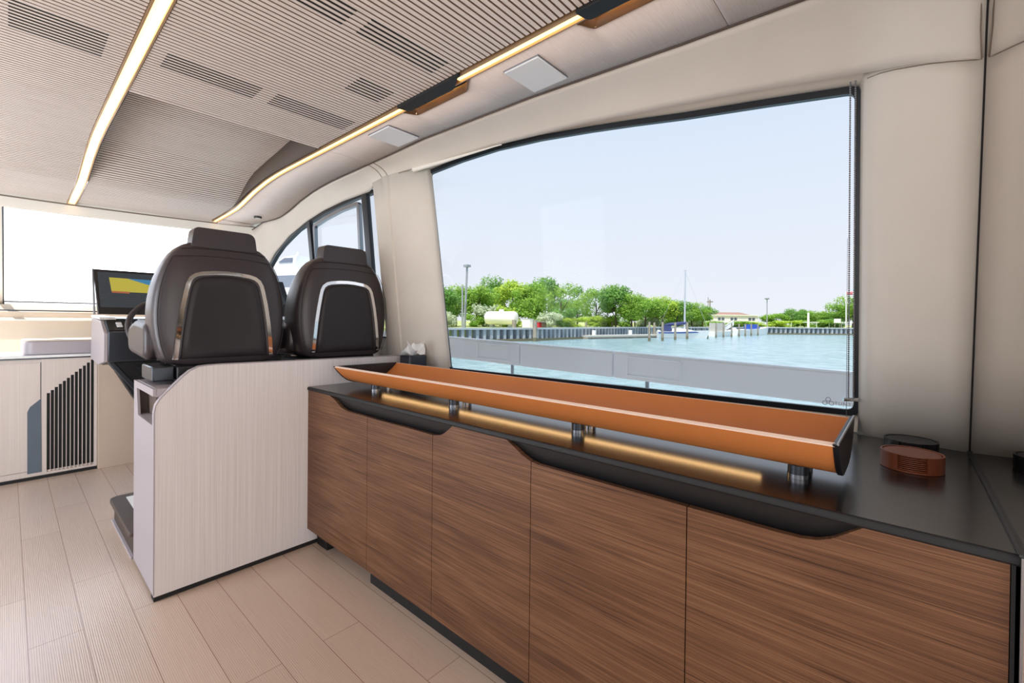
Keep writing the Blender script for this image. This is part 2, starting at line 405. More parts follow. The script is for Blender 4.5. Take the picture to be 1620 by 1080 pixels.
# veneer side panels, split by two hairline joints; the inner edge opens up around the spot modules
def xin(y):
    x_ = S2B+.004
    for a_, b_ in PODS:
        if a_-.06 < y < b_+.06:
            t_ = min(1, max(0, min((y-a_+.06)/.10, (b_+.05-y)/.045))); t_ = t_*t_*(3-2*t_)
            x_ = max(x_, S2B+.004+t_*.060)
    return x_
for a_, b_ in ((Y0, .4585), (.4615, 2.6085), (2.6115, 4.62)):
    ysx = rng(a_, b_, max(40, int((b_-a_)/.012)))
    mb = MB(); mb.grid([[(xin(y), y, zc(y)) for y in ysx], [((xin(y)+xe(y))/2, y, zc(y)-.000) for y in ysx], [(xe(y)+.002, y, zc(y)) for y in ysx]])
    mb.obj('veneer_panel', 'veneer', ce, solid=.012)
ysx = rng(4.62, 4.80, 8)
mb = MB(); mb.grid([[(S2B+.004, y, zc(y)) for y in ysx], [(xe(y)+.002, y, zc(y)) for y in ysx]]); mb.obj('veneer_panel', 'veneer', ce, solid=.012)
MB().box(1.24, 1.72, Y0, 3.3, 2.346, 2.356).obj('backing_board', 'matte_black', ce)

# led strips
def led(x0, x1, spans, label, chan_in):
    ys_ = spans[0][0]
    t_ = thing('led_strip_light', ((x0+x1)/2, 1.0, 2.31), label, 'ceiling light', None)
    ya, yb = min(s[0] for s in spans), max(s[1] for s in spans); yl = rng(ya, yb, 140)
    for s0, s1 in spans:
        yq = rng(s0, s1, max(6, int((s1-s0)/.05)))
        sec = lambda y: [(x0+.004, y, zc(y)+.006), (x1-.004, y, zc(y)+.006), (x1-.004, y, zc(y)+.012), (x0+.004, y, zc(y)+.012)]
        MB().loft([sec(y) for y in yq]).obj('diffuser', 'led', t_)
    lipz = .003
    for xa, xb in ((x0-.004, x0+.0035), (x1-.0035, x1+.003)):
        MB().loft([[(xa, y, zc(y)-lipz), (xb, y, zc(y)-lipz), (xb, y, zc(y)+.02), (xa, y, zc(y)+.02)] for y in yl]).obj('edge_trim', 'bronze_pale', t_)
    MB().loft([[(chan_in, y, zc(y)+.022), (x1, y, zc(y)+.022), (x1, y, zc(y)+.028), (chan_in, y, zc(y)+.028)] for y in yl]).obj('channel', 'bronze_dark', t_)
    return t_
led(S1A, S1B, [(Y0, 4.885)], 'warm led strip running down the middle of the ribbed ceiling', S1A-.008)
led(S2A, S2B, [(Y0, .50), (.80, 1.43), (1.80, 4.75)], 'warm led strip between ribbed ceiling and side veneer, broken by black spotlight modules', 1.2175)

# spot modules
M['trough'] = mat('trough_bronze', (96, 68, 38), .42)
def pod(ya, yb, label, nsp):
    zt = 2.309
    t_ = thing('spotlight_module', (1.26, (ya+yb)/2, zt), label, 'spotlight')
    Lg = yb-ya
    # black cover: straight inner side, outer side swelling out with an s-curve at the aft end
    out = []
    for y in rng(ya-.05, yb+.012, 40):
        t1 = min(1, max(0, (y-ya+.05)/.11)); t1 = t1*t1*(3-2*t1)
        t2 = min(1, max(0, (yb+.012-y)/.03)); t2 = math.sqrt(max(0, 1-(1-t2)**2))
        out.append((1.228+.052*t1*t2, y))
    poly = [(1.2165, ya-.05)] + out + [(1.2165, yb+.012)]
    MB().prism(poly, 'z', zt-.009, zt+.006).obj('cover_plate', 'matte_black', t_, bevel=.002)
    # trough beside the cover, open downward
    mb = MB(); rows = [[], [], []]
    for y in rng(ya-.055, yb+.045, 60):
        xo = xin(y)-.001
        rows[0].append((xo, y, zt-.001)); rows[1].append((xo-.004, y, zt+.055)); rows[2].append((1.2175, y, zt+.058))
    mb.grid(rows); mb.obj('trough', 'trough', t_, solid=.002)
    for i in range(nsp):
        y = ya+.05+(Lg-.08)*i/(nsp-1)
        s_ = MB().cyl((1.262, y, zt+.052), (1.270, y, zt+.040), .013, .016, 20).obj('spot_ring', 'black', t_)
        MB().cyl((1.2702, y, zt+.0397), (1.2712, y, zt+.0382), .0125, .0125, 20).obj('spot_lens', 'spot', s_)
pod(*PODS[0], 'black spotlight module with s-shaped end nearer the helm seats', 4)
pod(*PODS[1], 'larger black spotlight module at top of photo, lit orange inside', 4)

# ceiling speakers, downlight, vents
for (xa, xb, ya, yb), lb in (((1.330, 1.525, 1.055, 1.227), 'white square ceiling panel above middle of window'), ((1.308, 1.498, 2.022, 2.212), 'white square ceiling panel farther forward, over end of window')):
    t_ = thing('ceiling_speaker', ((xa+xb)/2, (ya+yb)/2, 2.309), lb, 'ceiling speaker', 'white ceiling speakers')
    MB().box(xa, xb, ya, yb, 2.3005, 2.311).obj('grille', 'white_matte', t_, bevel=.002)
    MB().box(xa-.003, xb+.003, ya-.003, yb+.003, 2.3065, 2.3110).obj('rim', 'steel', t_)
t_ = thing('ceiling_downlight', (1.462, 4.296, zc(4.296)), 'small round black-rimmed downlight in veneer ceiling near windscreen', 'ceiling light')
zd = zc(4.296)
MB().cyl((1.462, 4.296, zd-.014), (1.462, 4.296, zd+.003), .030, .032, 28).obj('rim', 'black', t_)
MB().cyl((1.462, 4.296, zd-.016), (1.462, 4.296, zd-.0142), .022, .022, 28).obj('lens', 'downlight', t_)
VENTS = [(.0, .24, 2.14, 2.36, 'ceiling vent slots left of the middle led strip'),
         (.405, .743, 2.12, 2.27, 'long ceiling vent slots right of the middle led strip, just above the recess'),
         (.806, 1.183, 2.13, 2.27, 'ceiling vent slots nearest the recess corner and side led strip'),
         (.812, 1.147, 1.34, 1.475, 'darkest ceiling vent slots at centre of photo, beside the aft led strip'),
         (.976, 1.14, 1.71, 1.87, 'small ceiling vent slots beside the nearer-to-helm spotlight module'),
         (.58, .757, 1.36, 1.48, 'ceiling vent slots at the top edge of the photo')]
for x0, x1, y0, y1, lb in VENTS:
    t_ = thing('ceiling_vent', ((x0+x1)/2, (y0+y1)/2, 2.311), lb, 'vent', 'slotted ceiling vents')
    k0 = math.ceil((y0-Y0)/.0242)
    mb = MB(); y = Y0+k0*.0242
    while y < y1:
        # slot: a dark bar fills the groove here, in place of an opening
        yc_ = y-.0029
        mb.box(x0, x1, yc_-.0040, yc_+.0036, 2.3112-.0006, 2.3188)
        y += .0242
    mb.obj('slots', 'slot', t_, smooth=0)

# ---------------------------------------------------------------- starboard wall
WIN = [(.124, .977), (2.264, .976), (2.274, 2.232), (1.99, 2.252), (1.715, 2.258), (1.43, 2.245), (1.155, 2.220), (.93, 2.195), (.712, 2.167), (.387, 2.133), (.128, 2.103)]
# valance: ceiling edge -> bottom lip
LY = [-.157, -.05, .107, .373, .686, 1.114, 1.654, 2.078, 2.26, 2.50, 2.736, 2.86, 3.21, 3.50, 3.77, 4.10, 4.43, 4.75, 5.05]
LZ = [2.020, 2.066, 2.122, 2.153, 2.184, 2.219, 2.244, 2.246, 2.248, 2.250, 2.232, 2.208, 2.194, 2.165, 2.118, 2.035, 1.905, 1.70, 1.45]
def offl(y): return interp(y, [-.157, .0, .11, 2.3, 2.74, 2.86, 5], [.214, .15, .078, .075, .075, .035, .035])
def uedge(y):
    if y <= 4.46: return Vector((xe(y), y, zc(y)))
    t_ = (y-4.46)/.6; return Vector((1.566-.02*t_, 4.46+.35*t_, zc(4.46)-.06*t_))
wsb = MB().box(2.09, 2.14, -.2, 2.9, .0, .955).obj('wall_starboard', 'wall_white', base=(2.0, 2, 0)); struct(wsb)
ylist = rng(-.157, 5.05, 130)
rows = []
for k in range(9):
    t_ = k/8; r = []
    for y in ylist:
        u = uedge(y); lz = interp(y, LY, LZ); lo = Vector((XW(y, lz)-offl(y), y, lz))
        bul = math.sin(math.pi*t_)*.018
        p = u*(1-t_)+lo*t_; p += Vector((.8, 0, .6))*bul; r.append(p)
    rows.append(r)
MB().grid(rows).obj('valance_panel', 'wall', wsb, solid=.012)
MB().tube([uedge(y)+Vector((-.004, 0, -.0015)) for y in rng(-.15, 4.9, 120)], .0042, 6).obj('ceiling_shade_line', 'taupe', wsb)  # dark tube painted as the shade line between veneer and valance
# recessed blind pocket under the lip
r0 = []; r1 = []
for y in rng(.07, 2.30, 60):
    lz = interp(y, LY, LZ); r0.append((XW(y, lz)-offl(y), y, lz+.004))
    zt = interp(y, [p[0] for p in WIN[::-1]][:-2], [p[1] for p in WIN[::-1]][:-2]); r1.append((XW(y, zt)+.004, y, zt+.012))
MB().grid([r0, [tuple((Vector(a_)+Vector(b_))/2+Vector((0, 0, .028))) for a_, b_ in zip(r0, r1)], r1]).obj('window_head', 'wall_white', wsb, solid=.008)
# valance joint rail (raised roll carrying the blind, tapering aft)
pts = [(XW(y, interp(y, LY, LZ))-offl(y)-.002, y, interp(y, LY, LZ)-.004) for y in rng(1.62, 2.33, 20)]
MB().tube(pts, [.003+.011*i/19 for i in range(20)], 10).obj('blind_rail', 'wall_white', wsb)
# aft column
YC = [-.158, -.10, -.03, .03, .068, .092, .110, .126]
OC = [.135, .128, .113, .098, .080, .055, .028, -.004]
def colx(y, z):
    o_ = interp(y, YC, OC); w_ = max(0, min(1, (.08-y)/.24)); return XW(y, z)-o_-.075*(z-.905)*w_
rows = []
for y in YC:
    zt = interp(y, LY, LZ)+(.03 if y > .05 else .004 if y < -.09 else .022); rows.append([(colx(y, z), y, z) for z in [.9125, 1.2, 1.5, 1.8, zt-.05, zt]])
MB().grid(rows).obj('aft_column', 'wall', wsb, smooth=60, solid=.012)
MB().tube([(colx(-.1565, z)-.0012, -.1565, z) for z in rng(.913, 2.02, 12)]+[(uedge(-.1565)*(1-t_)+Vector((XW(-.157, 2.02)-.214, -.1565, 2.02))*t_)+Vector((.8, 0, .6))*math.sin(math.pi*t_)*.018-Vector((.0012, 0, .001)) for t_ in (.8, .6, .4, .2, 0)], .0013, 6).obj('mirror_joint', 'seam', wsb)
# seam between valance and aft column
pts = [(colx(y, interp(y, LY, LZ))-.001, y, interp(y, LY, LZ)-.001) for y in rng(-.150, .10, 24)]
pts = [(colx(-.146, z)-.0035+(.0 if z < 2.2 else -.1*(z-2.2)), -.146, z) for z in (2.29, 2.2, 2.1)]+pts
MB().tube(pts, .0015, 6).obj('seam', 'seam_pale', wsb)
# middle column between the two windows
YM = [2.258, 2.275, 2.31, 2.37, 2.43, 2.49, 2.545, 2.566, 2.572, 2.615, 2.621, 2.66, 2.735, 2.742]
OM = [-.004, .018, .032, .05, .066, .078, .084, .086, .094, .094, .086, .084, .08, .02]
rows = []
for y, o_ in zip(YM, OM):
    zt = interp(y, LY, LZ)+.006
    rows.append([(XW(y, z)-o_, y+.055*(2.25-z)*min(1, (y-2.258)/.25), z) for z in [.86, 1.1, 1.4, 1.7, 2.0, zt]])
MB().grid(rows).obj('middle_column', 'wall', wsb, smooth=40, solid=.012)
MB().tube([(XW(y, interp(y, LY, LZ))-offl(y)-.010, y, interp(y, LY, LZ)) for y in rng(2.33, 2.736, 8)], .002, 6).obj('seam', 'seam_pale', wsb)
# raised band continues over the valance
for yb in (2.585, 2.645):
    rr = []
    for k in range(9):
        t_ = k/8; u = uedge(yb); lz = interp(yb, LY, LZ); lo = Vector((XW(yb, lz)-offl(yb), yb, lz)); p = u*(1-t_)+lo*t_+Vector((.8, 0, .6))*math.sin(math.pi*t_)*.018
        rr.append(p-Vector((.8, 0, .6))*.0015)
    MB().tube(rr, .0022, 6).obj('seam', 'seam_pale', wsb)
# sill below the big window and wall below the forward window
MB().grid([[(XW(y, .965)+.004, y, .965) for y in rng(.118, 2.30, 20)], [(XW(y, .945)-.03, y, .945) for y in rng(.118, 2.30, 20)], [(XW(y, .93)-.058, y, .9125) for y in rng(.118, 2.30, 20)]]).obj('window_sill', 'wall_white', wsb, solid=.006)
MB().grid([[(XW(y, 1.16)-.02, y, 1.16) for y in rng(2.74, 5.1, 12)], [(XW(y, 1.10)-.06, y, 1.10) for y in rng(2.74, 5.1, 12)], [(XW(y, .0)-.0, y, 0) for y in rng(2.74, 5.1, 12)]]).obj('lower_lining', 'wall', wsb, solid=.01)

def on_wall(p, off): return Vector((XW(p[0], p[1])-off, p[0], p[1]))
def ring_prism(outer, inner, o0, o1):
    n = len(outer); mb = MB()
    vv = [on_wall(p, o0) for p in outer]+[on_wall(p, o0) for p in inner]+[on_wall(p, o1) for p in outer]+[on_wall(p, o1) for p in inner]
    fs = []
    for i in range(n):
        j = (i+1) % n
        fs += [(i, j, n+j, n+i), (2*n+i, 3*n+i, 3*n+j, 2*n+j), (i, 2*n+i, 2*n+j, j), (n+i, n+j, 3*n+j, 3*n+i)]
    return mb.add(vv, fs)
def densify(poly, step=.15):
    out = []
    for i in range(len(poly)):
        p, q = Vector(poly[i]), Vector(poly[(i+1) % len(poly)]); k = max(1, int((q-p).length/step))
        out += [tuple(p+(q-p)*(j/k)) for j in range(k)]
    return out
def pane(poly, off, name, mt, parent):
    cy_ = sum(p[0] for p in poly)/len(poly); cz_ = sum(p[1] for p in poly)/len(poly); n = len(poly)
    mb = MB(); mb.add([on_wall(p, off) for p in poly]+[on_wall((cy_, cz_), off)], [(i, (i+1) % n, n) for i in range(n)])
    return mb.obj(name, mt, parent)
wp = rounded(WIN, [.035, .025, .025]+[0]*7+[.035], 5); wp = densify(wp)
w1 = ring_prism(offset_poly(wp, -.016), offset_poly(wp, .008), -.012, .010).obj('window_1', 'rubber'); struct(w1)
pane(offset_poly(wp, -.004), .0, 'window_pane', 'glass', w1)
ring_prism(offset_poly(wp, -.022), offset_poly(wp, -.014), -.014, -.002).obj('window_trim', 'gunmetal', w1)
# etched maker's mark on the glass, lower aft corner
def wall_text(txt, size, y, z, off, name, mt, parent):
    cu = bpy.data.curves.new(name, 'FONT'); cu.body = txt; cu.size = size; cu.extrude = .0002; cu.space_character = 1.25
    ob = bpy.data.objects.new(name, cu); col.objects.link(ob); dg = bpy.context.evaluated_depsgraph_get(); dg.update()
    me = bpy.data.meshes.new_from_object(ob.evaluated_get(dg)); bpy.data.objects.remove(ob)
    mb = MB(); mb.add([on_wall((y-v.co.x, z+v.co.y), off+v.co.z) for v in me.vertices], [tuple(p.vertices) for p in me.polygons])
    return mb.obj(name, mt, parent, smooth=0)
M['etch'] = mat('etched_mark', (120, 124, 140), .6)
wall_text('TUNTLER', .0165, .190, .998, .002, 'glass_lettering', 'etch', w1)
mb = MB()
for a_, b_ in ((.209, 1.016), (.219, 1.002), (.199, 1.002)):
    c = [on_wall((a_+.0072*math.cos(t_), b_+.0072*math.sin(t_)), .002) for t_ in rng(0, 2*math.pi, 20)]; mb.tube(c, .0011, 5)
mb.obj('glass_emblem', 'etch', w1)

# forward side window (window_2): fixed fore pane, opening middle pane, narrow aft pane
W2 = [(2.742, 1.16), (2.742, 2.215), (2.86, 2.206), (3.05, 2.200), (3.21, 2.186), (3.50, 2.155), (3.77, 2.108), (3.95, 2.07), (4.10, 2.023), (4.27, 1.965), (4.43, 1.89), (4.62, 1.78), (4.80, 1.65), (5.0, 1.46), (5.15, 1.28), (5.2, 1.16)]
w2p = densify(W2)
w2 = ring_prism(offset_poly(w2p, -.012), offset_poly(w2p, .012), -.004, .030).obj('window_2', 'rubber'); struct(w2)
pane(w2p, .008, 'window_pane', 'glass', w2)
for (ya, za, yb, zb, wdt) in ((3.73, 2.112, 3.84, 1.16, .030), (2.925, 2.196, 3.005, 1.16, .036)):
    a_, b_ = on_wall((ya, za), .03), on_wall((yb, zb), .03)
    MB().loft([[p+Vector((dx, dy, 0)) for dx, dy in ((-.016, -wdt), (-.016, wdt), (.016, wdt), (.016, -wdt))] for p in (a_, b_)]).obj('mullion', 'gunmetal', w2, bevel=.004)
    MB().loft([[p+Vector((dx, dy, 0)) for dx, dy in ((-.020, -wdt-.004), (-.020, -wdt*.3), (.0, -wdt*.3), (.0, -wdt-.004))] for p in (a_, b_)]).obj('mullion_seal', 'rubber', w2)
OP = rounded([(3.005, 2.165), (3.25, 2.150), (3.50, 2.115), (3.675, 2.078), (3.745, 1.765), (3.06, 1.80)], [.03, 0, 0, .05, .04, .03], 5); OP = densify(OP, .1)
t_ = ring_prism(OP, offset_poly(OP, .026), .012, .040).obj('opening_sash', 'steel', w2, bevel=.003)
MB().loft([[on_wall((y, 1.755+.035*(3.75-y)/.7), o_)+Vector((0, 0, dz)) for o_, dz in ((.01, -.02), (.05, -.02), (.05, .012), (.01, .012))] for y in (3.01, 3.77)]).obj('sash_rail', 'gunmetal', w2)
MB().loft([[on_wall((y, 1.772+.035*(3.75-y)/.7), o_)+Vector((0, 0, dz)) for o_, dz in ((.03, -.008), (.056, -.008), (.056, .006), (.03, .006))] for y in (3.03, 3.45)]).obj('sash_handle', 'chrome', w2)

# mirror bulkhead at the aft end of the sideboard
mr = MB().box(1.118, 2.25, -.40, -.1595, .0, 2.56).obj('wall_aft', 'matte_black', base=(1.7, -.3, 0)); struct(mr)
mi = MB().box(1.122, 2.2, -.1593, -.1575, .005, 2.5); mi = tag(mi.obj('wall_mirror', 'mirror'), 'tinted mirror panel closing off the right end of the sideboard', 'mirror')
tr = MB().box(1.122, 1.96, -.1574, -.1515, .9125, .9165).obj('mirror_trim', 'gunmetal', mi)
MB().box(1.1195, 1.1255, -.1574, -.1535, .01, .912).obj('mirror_edge', 'steel', mi)
# remaining shell behind and left of the camera
ap = MB(); ap.box(-2.1, -1.75, -2.9, -2.8, 0, 2.6); ap.box(1.2, 2.3, -2.9, -2.8, 0, 2.6); ap.box(-1.75, 1.2, -2.9, -2.8, 2.1, 2.6)
struct(ap.obj('wall_back', 'wall'))
pp = MB(); pp.box(-2.1, -2.0, -2.9, 5.2, 0, .95); pp.box(-2.1, -2.0, -2.9, 5.2, 2.1, 2.6); pp.box(-2.1, -2.0, -2.9, -2.2, .95, 2.1); pp.box(-2.1, -2.0, 1.5, 1.7, .95, 2.1); pp.box(-2.1, -2.0, 4.7, 5.2, .95, 2.1)
struct(pp.obj('wall_port', 'wall'))
struct(MB().box(2.25, 2.3, -2.9, -.2, 0, 2.6).obj('wall_quarter', 'wall'))

# windscreen
hd = MB()
def hsec(x): y = yend(x); return [(x, y+.012, 2.168), (x, y+.024, 2.098), (x, y+.050, 2.092), (x, y+.12, 2.13), (x, y+.12, 2.30), (x, y-.02, 2.30), (x, y+.002, 2.172)]
hd.loft([hsec(x) for x in rng(-2.05, 1.72, 40)])
ws = hd.obj('window_3', 'wall_white', base=(0, 4.9, 2.1)); struct(ws)
MB().loft([[(x, yend(x)-.001, 2.174), (x, yend(x)+.010, 2.166), (x, yend(x)+.02, 2.166), (x, yend(x)+.02, 2.18)] for x in rng(-2.0, 1.6, 40)]).obj('header_gap', 'seam_pale', ws)
def wsy(x, z): return yend(x)+.07+(2.10-z)*1.55
rows = [[(x, wsy(x, z), z) for x in rng(-2.05, 1.7, 30)] for z in rng(2.11, 1.30, 8)]
MB().grid(rows).obj('windscreen_pane', 'screen_glass', ws)
MB().loft([[Vector((-.040+dx, wsy(0, z)+dy, z)) for dx, dy in ((-.035, -.03), (.013, -.03), (.013, .03), (-.035, .03))] for z in (2.10, 1.30)]).obj('mullion', 'wall_white', ws)
MB().tube([(-.024, wsy(0, z)-.032, z) for z in (2.10, 1.32)], .005, 8).obj('mullion_seal', 'gunmetal', ws)
zb = 1.425
MB().loft([[(x, wsy(x, zb)-.01, zb-.006), (x, wsy(x, zb)-.014, zb+.006), (x, wsy(x, zb)+.01, zb+.006), (x, wsy(x, zb)+.01, zb-.006)] for x in rng(-2, 1.7, 20)]).obj('lower_seal', 'gunmetal', ws)

# dash shelf and cream coaming in front of the windscreen
ds = thing('dashboard', (.0, 5.9, 0), 'sunlit cream dashboard coaming below the windscreen', 'dashboard')
sec = lambda x: [(x, 5.80, .96), (x, 5.815, 1.255), (x, 5.80, 1.272), (x, 5.83, 1.285), (x, 5.82, 1.335), (x, 5.90, 1.345), (x, 5.93, 1.40), (x, 6.3, 1.405), (x, 6.3, .96)]
MB().loft([sec(x) for x in rng(-2, 1.6, 3)]).obj('coaming', 'dash', ds)
MB().box(-2, 1.6, 5.788, 5.81, 1.258, 1.268).obj('piping', 'wall_white', ds)
MB().box(-2, 1.6, 5.86, 5.89, 1.342, 1.352).obj('vent_strip', 'gunmetal', ds)

# ---------------------------------------------------------------- forward console on the port side
YF = 5.15
cs = thing('forward_console', (0, 5.45, 0), 'pale striped veneer console under the windscreen with slotted grille', 'cabinet')
MB().box(-1.9, .505, YF+.012, 5.80, .02, .965).obj('body', 'console_veneer', cs)
MB().box(-1.9, .515, YF-.006, 5.80, .965, .985).obj('top', 'white', cs, bevel=.004)
MB().box(-1.9, .505, YF-.004, YF+.02, .955, .966).obj('top_edge', 'gunmetal', cs)
def fq(px, py): p = ony(px, py, YF); return (p.x, p.z)
dxr = fq(65, 650)[0]
MB().box(-.75, dxr-.004, YF, YF+.012, .075, .925).obj('door', 'console_veneer', cs)
MB().box(dxr-.003, dxr+.001, YF+.008, YF+.0125, .06, .93).obj('door_gap', 'matte_black', cs)
bp = [fq(43, 750), fq(43, 652), fq(47, 644), fq(65, 630), fq(66, 746)]
MB().prism(bp, 'y', YF-.003, YF+.004).obj('handle_panel', 'greyblue', cs, bevel=.001)
# grille panel with cut slots
gx0 = dxr+.001; gx1 = .505
slots = []
for i in range(12):
    px = 76.5+i*6.32; top = 621.5-i*4.82; bot = 746-i*1.05
    xc = fq(px, 690)[0]; slots.append((xc-.0095, xc+.0095, fq(px, bot)[1], fq(px, top)[1]))
mb = MB(); xs_ = [gx0]
for s_ in slots: xs_ += [s_[0], s_[1]]
xs_.append(gx1)
for i in range(0, len(xs_), 2): mb.box(xs_[i], xs_[i+1], YF, YF+.012, .03, .955)
for s_ in slots: mb.box(s_[0], s_[1], YF, YF+.012, .03, s_[2]); mb.box(s_[0], s_[1], YF, YF+.012, s_[3], .955)
mb.obj('grille', 'console_veneer', cs, smooth=0)
MB().box(slots[0][0]-.01, slots[-1][1]+.01, YF+.0115, YF+.0135, .06, .955).obj('grille_backing', 'matte_black', cs)
MB().box(-1.9, .505, YF+.004, YF+.06, 0, .024).obj('kick_strip', 'matte_black', cs)
MB().box(-.75, dxr, YF, YF+.012, .03, .071).obj('lower_rail', 'console_veneer', cs)
MB().box(.508, 1.9, 5.13, 5.20, .0, .985).obj('side_lining', 'beige_panel', cs, bevel=.003)
pf = MB(); a0 = (.07, .62); zp0, zp1 = .986, 1.105
poly = rounded([(.07, 5.20), (.62, 5.20), (.62, 5.62), (.07, 5.62)], [.10, .02, .02, .12], 8)
t_ = thing('padded_bolster', (.35, 5.4, zp0), 'white rounded padded bolster lying on the forward console', 'cushion')
MB().prism(poly, 'z', zp0, zp1-.012).obj('pad', 'module_side', t_, bevel=.008)
MB().prism(offset_poly(poly, .004), 'z', zp1-.012, zp1).obj('lid', 'dash', t_, bevel=.006)

# ---------------------------------------------------------------- helm console
hc = thing('helm_console', (1.05, 4.25, 0), 'dark grey helm console with wide screen binnacle in front of the seats', 'helm console')
side = [(3.93, 1.00), (3.91, 1.20), (4.12, 1.285), (4.55, 1.30), (4.60, .98), (4.2, .96)]
MB().prism(side, 'x', .437, 1.66).obj('body', 'gunmetal', hc, bevel=.006)
MB().prism([(4.10, 1.279), (4.12, 1.292), (4.56, 1.308), (4.56, 1.29)], 'x', .412, .50).obj('side_cap', 'white', hc, bevel=.003)
MB().prism([(3.93, 1.0), (3.915, 1.19), (4.10, 1.27), (4.55, 1.29), (4.60, .985), (4.2, .965)], 'x', .415, .4365).obj('side_cheek', 'module_side', hc, bevel=.003)
MB().prism([(3.925, 1.2085), (3.925, 1.212), (4.09, 1.279), (4.09, 1.274)], 'x', .445, 1.60).obj('switch_plate', 'black', hc)
for i in range(14):
    xq = .485+i*.055
    for dy_ in (.02, .062):
        y_ = 3.935+dy_; z_ = 1.213+(y_-3.925)*.406
        MB().prism([(y_, z_+.003), (y_, z_+.010), (y_+.026, z_+.0205), (y_+.026, z_+.0135)], 'x', xq, xq+.030).obj('switch', 'white_matte', hc, bevel=.002)
MB().box(.60, .95, 3.905, 3.93, 1.075, 1.155).obj('hatch_panel', 'black', hc, bevel=.003)
lowp = [(.455, .995), (1.66, .995), (1.66, .30), (.92, .30), (.64, .62)]
MB().prism(lowp, 'y', 4.06, 4.14).obj('knee_panel', 'black', hc, bevel=.006)
MB().prism([(.44, 1.0), (.475, 1.0), (.945, .30), (.91, .30)], 'y', 4.04, 4.15).obj('knee_edge', 'gunmetal', hc, bevel=.004)
MB().prism([(.60, .945), (1.3, .945), (1.3, .70), (.78, .70)], 'y', 4.054, 4.061).obj('knee_hatch', 'gunmetal', hc)
# binnacle with screen
def bn(x, z, d=0): return Vector((x, 4.16+(z-1.31)*.28-d, z))
mb = MB(); mb.loft([[bn(.395, 1.632), bn(1.66, 1.632), bn(1.70, 1.44), bn(1.64, 1.315), bn(.412, 1.315)], [bn(.40, 1.63, -.05), bn(1.66, 1.63, -.05), bn(1.70, 1.44, -.05), bn(1.64, 1.315, -.05), bn(.412, 1.315, -.05)]])
mon = mb.obj('binnacle', 'black', hc, bevel=.004)
M['screen'] = mat('dark_screen', (24, 28, 32), .22, emit=(.03, .036, .042), es=1)
M['scr_yellow'] = mat('screen_yellow', (24, 24, 24), .3, emit=lin((190, 176, 66)), es=.9)
M['scr_blue'] = mat('screen_blue', (24, 24, 24), .3, emit=lin((60, 128, 170)), es=.9)
M['scr_red'] = mat('screen_orange', (24, 24, 24), .3, emit=lin((180, 100, 66)), es=.8)
M['scr_grey'] = mat('screen_grey', (24, 24, 24), .3, emit=lin((70, 76, 80)), es=.6)
def scr(poly, name, mt, d, par): mb = MB(); mb.loft([[bn(*p, d) for p in poly], [bn(*p, d-.0008) for p in poly]]); return mb.obj(name, mt, par, smooth=0)
def sq(px, py): p = ony(px, py, 4.2); return (p.x, p.z)
s0 = scr([(.415, 1.615), (1.62, 1.615), (1.66, 1.44), (1.61, 1.365), (.425, 1.365)], 'screen', 'screen', .0012, hc)
scr([(.475, 1.578), (.86, 1.572), (.86, 1.475), (.486, 1.478)], 'chart_area', 'scr_yellow', .0024, s0)
scr([(.575, 1.5765), (.86, 1.572), (.86, 1.515), (.70, 1.535)], 'depth_area', 'scr_blue', .0032, s0)
scr([(.487, 1.482), (.585, 1.480), (.583, 1.467), (.488, 1.469)], 'warning_bar', 'scr_red', .0032, s0)
for i in range(12): scr([(.425, 1.600-i*.018), (.46, 1.5995-i*.018), (.461, 1.5965-i*.018), (.426, 1.597-i*.018)], 'menu_line', 'scr_grey', .0020, s0)
for i in range(4): scr([(.50, 1.445-i*.018), (.80, 1.443-i*.018), (.80, 1.441-i*.018), (.50, 1.443-i*.018)], 'data_line', 'scr_grey', .0020, s0)
MB().tube([bn(.394, z, -.01) for z in (1.632, 1.315)], .006, 8).obj('edge_trim', 'steel', hc)
# steering wheel
sw = thing('steering_wheel', (.725, 3.80, 1.225), 'dark leather steering wheel half hidden by the left helm seat', 'steering wheel')
u = Vector((1, 0, 0)); v = Vector((0, .42, .91)).normalized(); nn = u.cross(v)
MB().torus((.725, 3.80, 1.225), .205, .017, u, v).obj('rim', 'seat', sw)
MB().sphere((.725, 3.815, 1.225), .05, 16, 10).obj('hub', 'black', sw)
for a_ in (math.radians(180), math.radians(0), math.radians(270)):
    d_ = u*math.cos(a_)+v*math.sin(a_); c_ = Vector((.725, 3.81, 1.225))
    MB().tube([c_+d_*.04, c_+d_*.20], [.013, .009], 8).obj('spoke', 'steel', sw)
MB().cyl((.725, 3.82, 1.215), (.725, 3.99, 1.13), .03, .035, 16).obj('column', 'black', sw)

# ---------------------------------------------------------------- helm seat module (partition)
md_ = thing('helm_seat_cabinet', (1.1, 2.85, 0), 'pale striped veneer partition cabinet carrying the two helm seats', 'cabinet')
XR = 1.82
bpz = [(.441, .022), (XR, .022), (XR, 1.056), (.68, 1.066)]
arc = [(.612, 1.063), (.575, 1.045), (.545, 1.018), (.515, .985), (.485, .952), (.462, .925), (.447, .898), (.441, .865)]
poly = [(.441, .022), (XR, .022), (XR, 1.056), (.70, 1.068)] + [(.645, 1.0665)] + arc
MB().prism(poly, 'y', 2.545, 2.575).obj('back_panel', 'pale_veneer', md_, smooth=20)
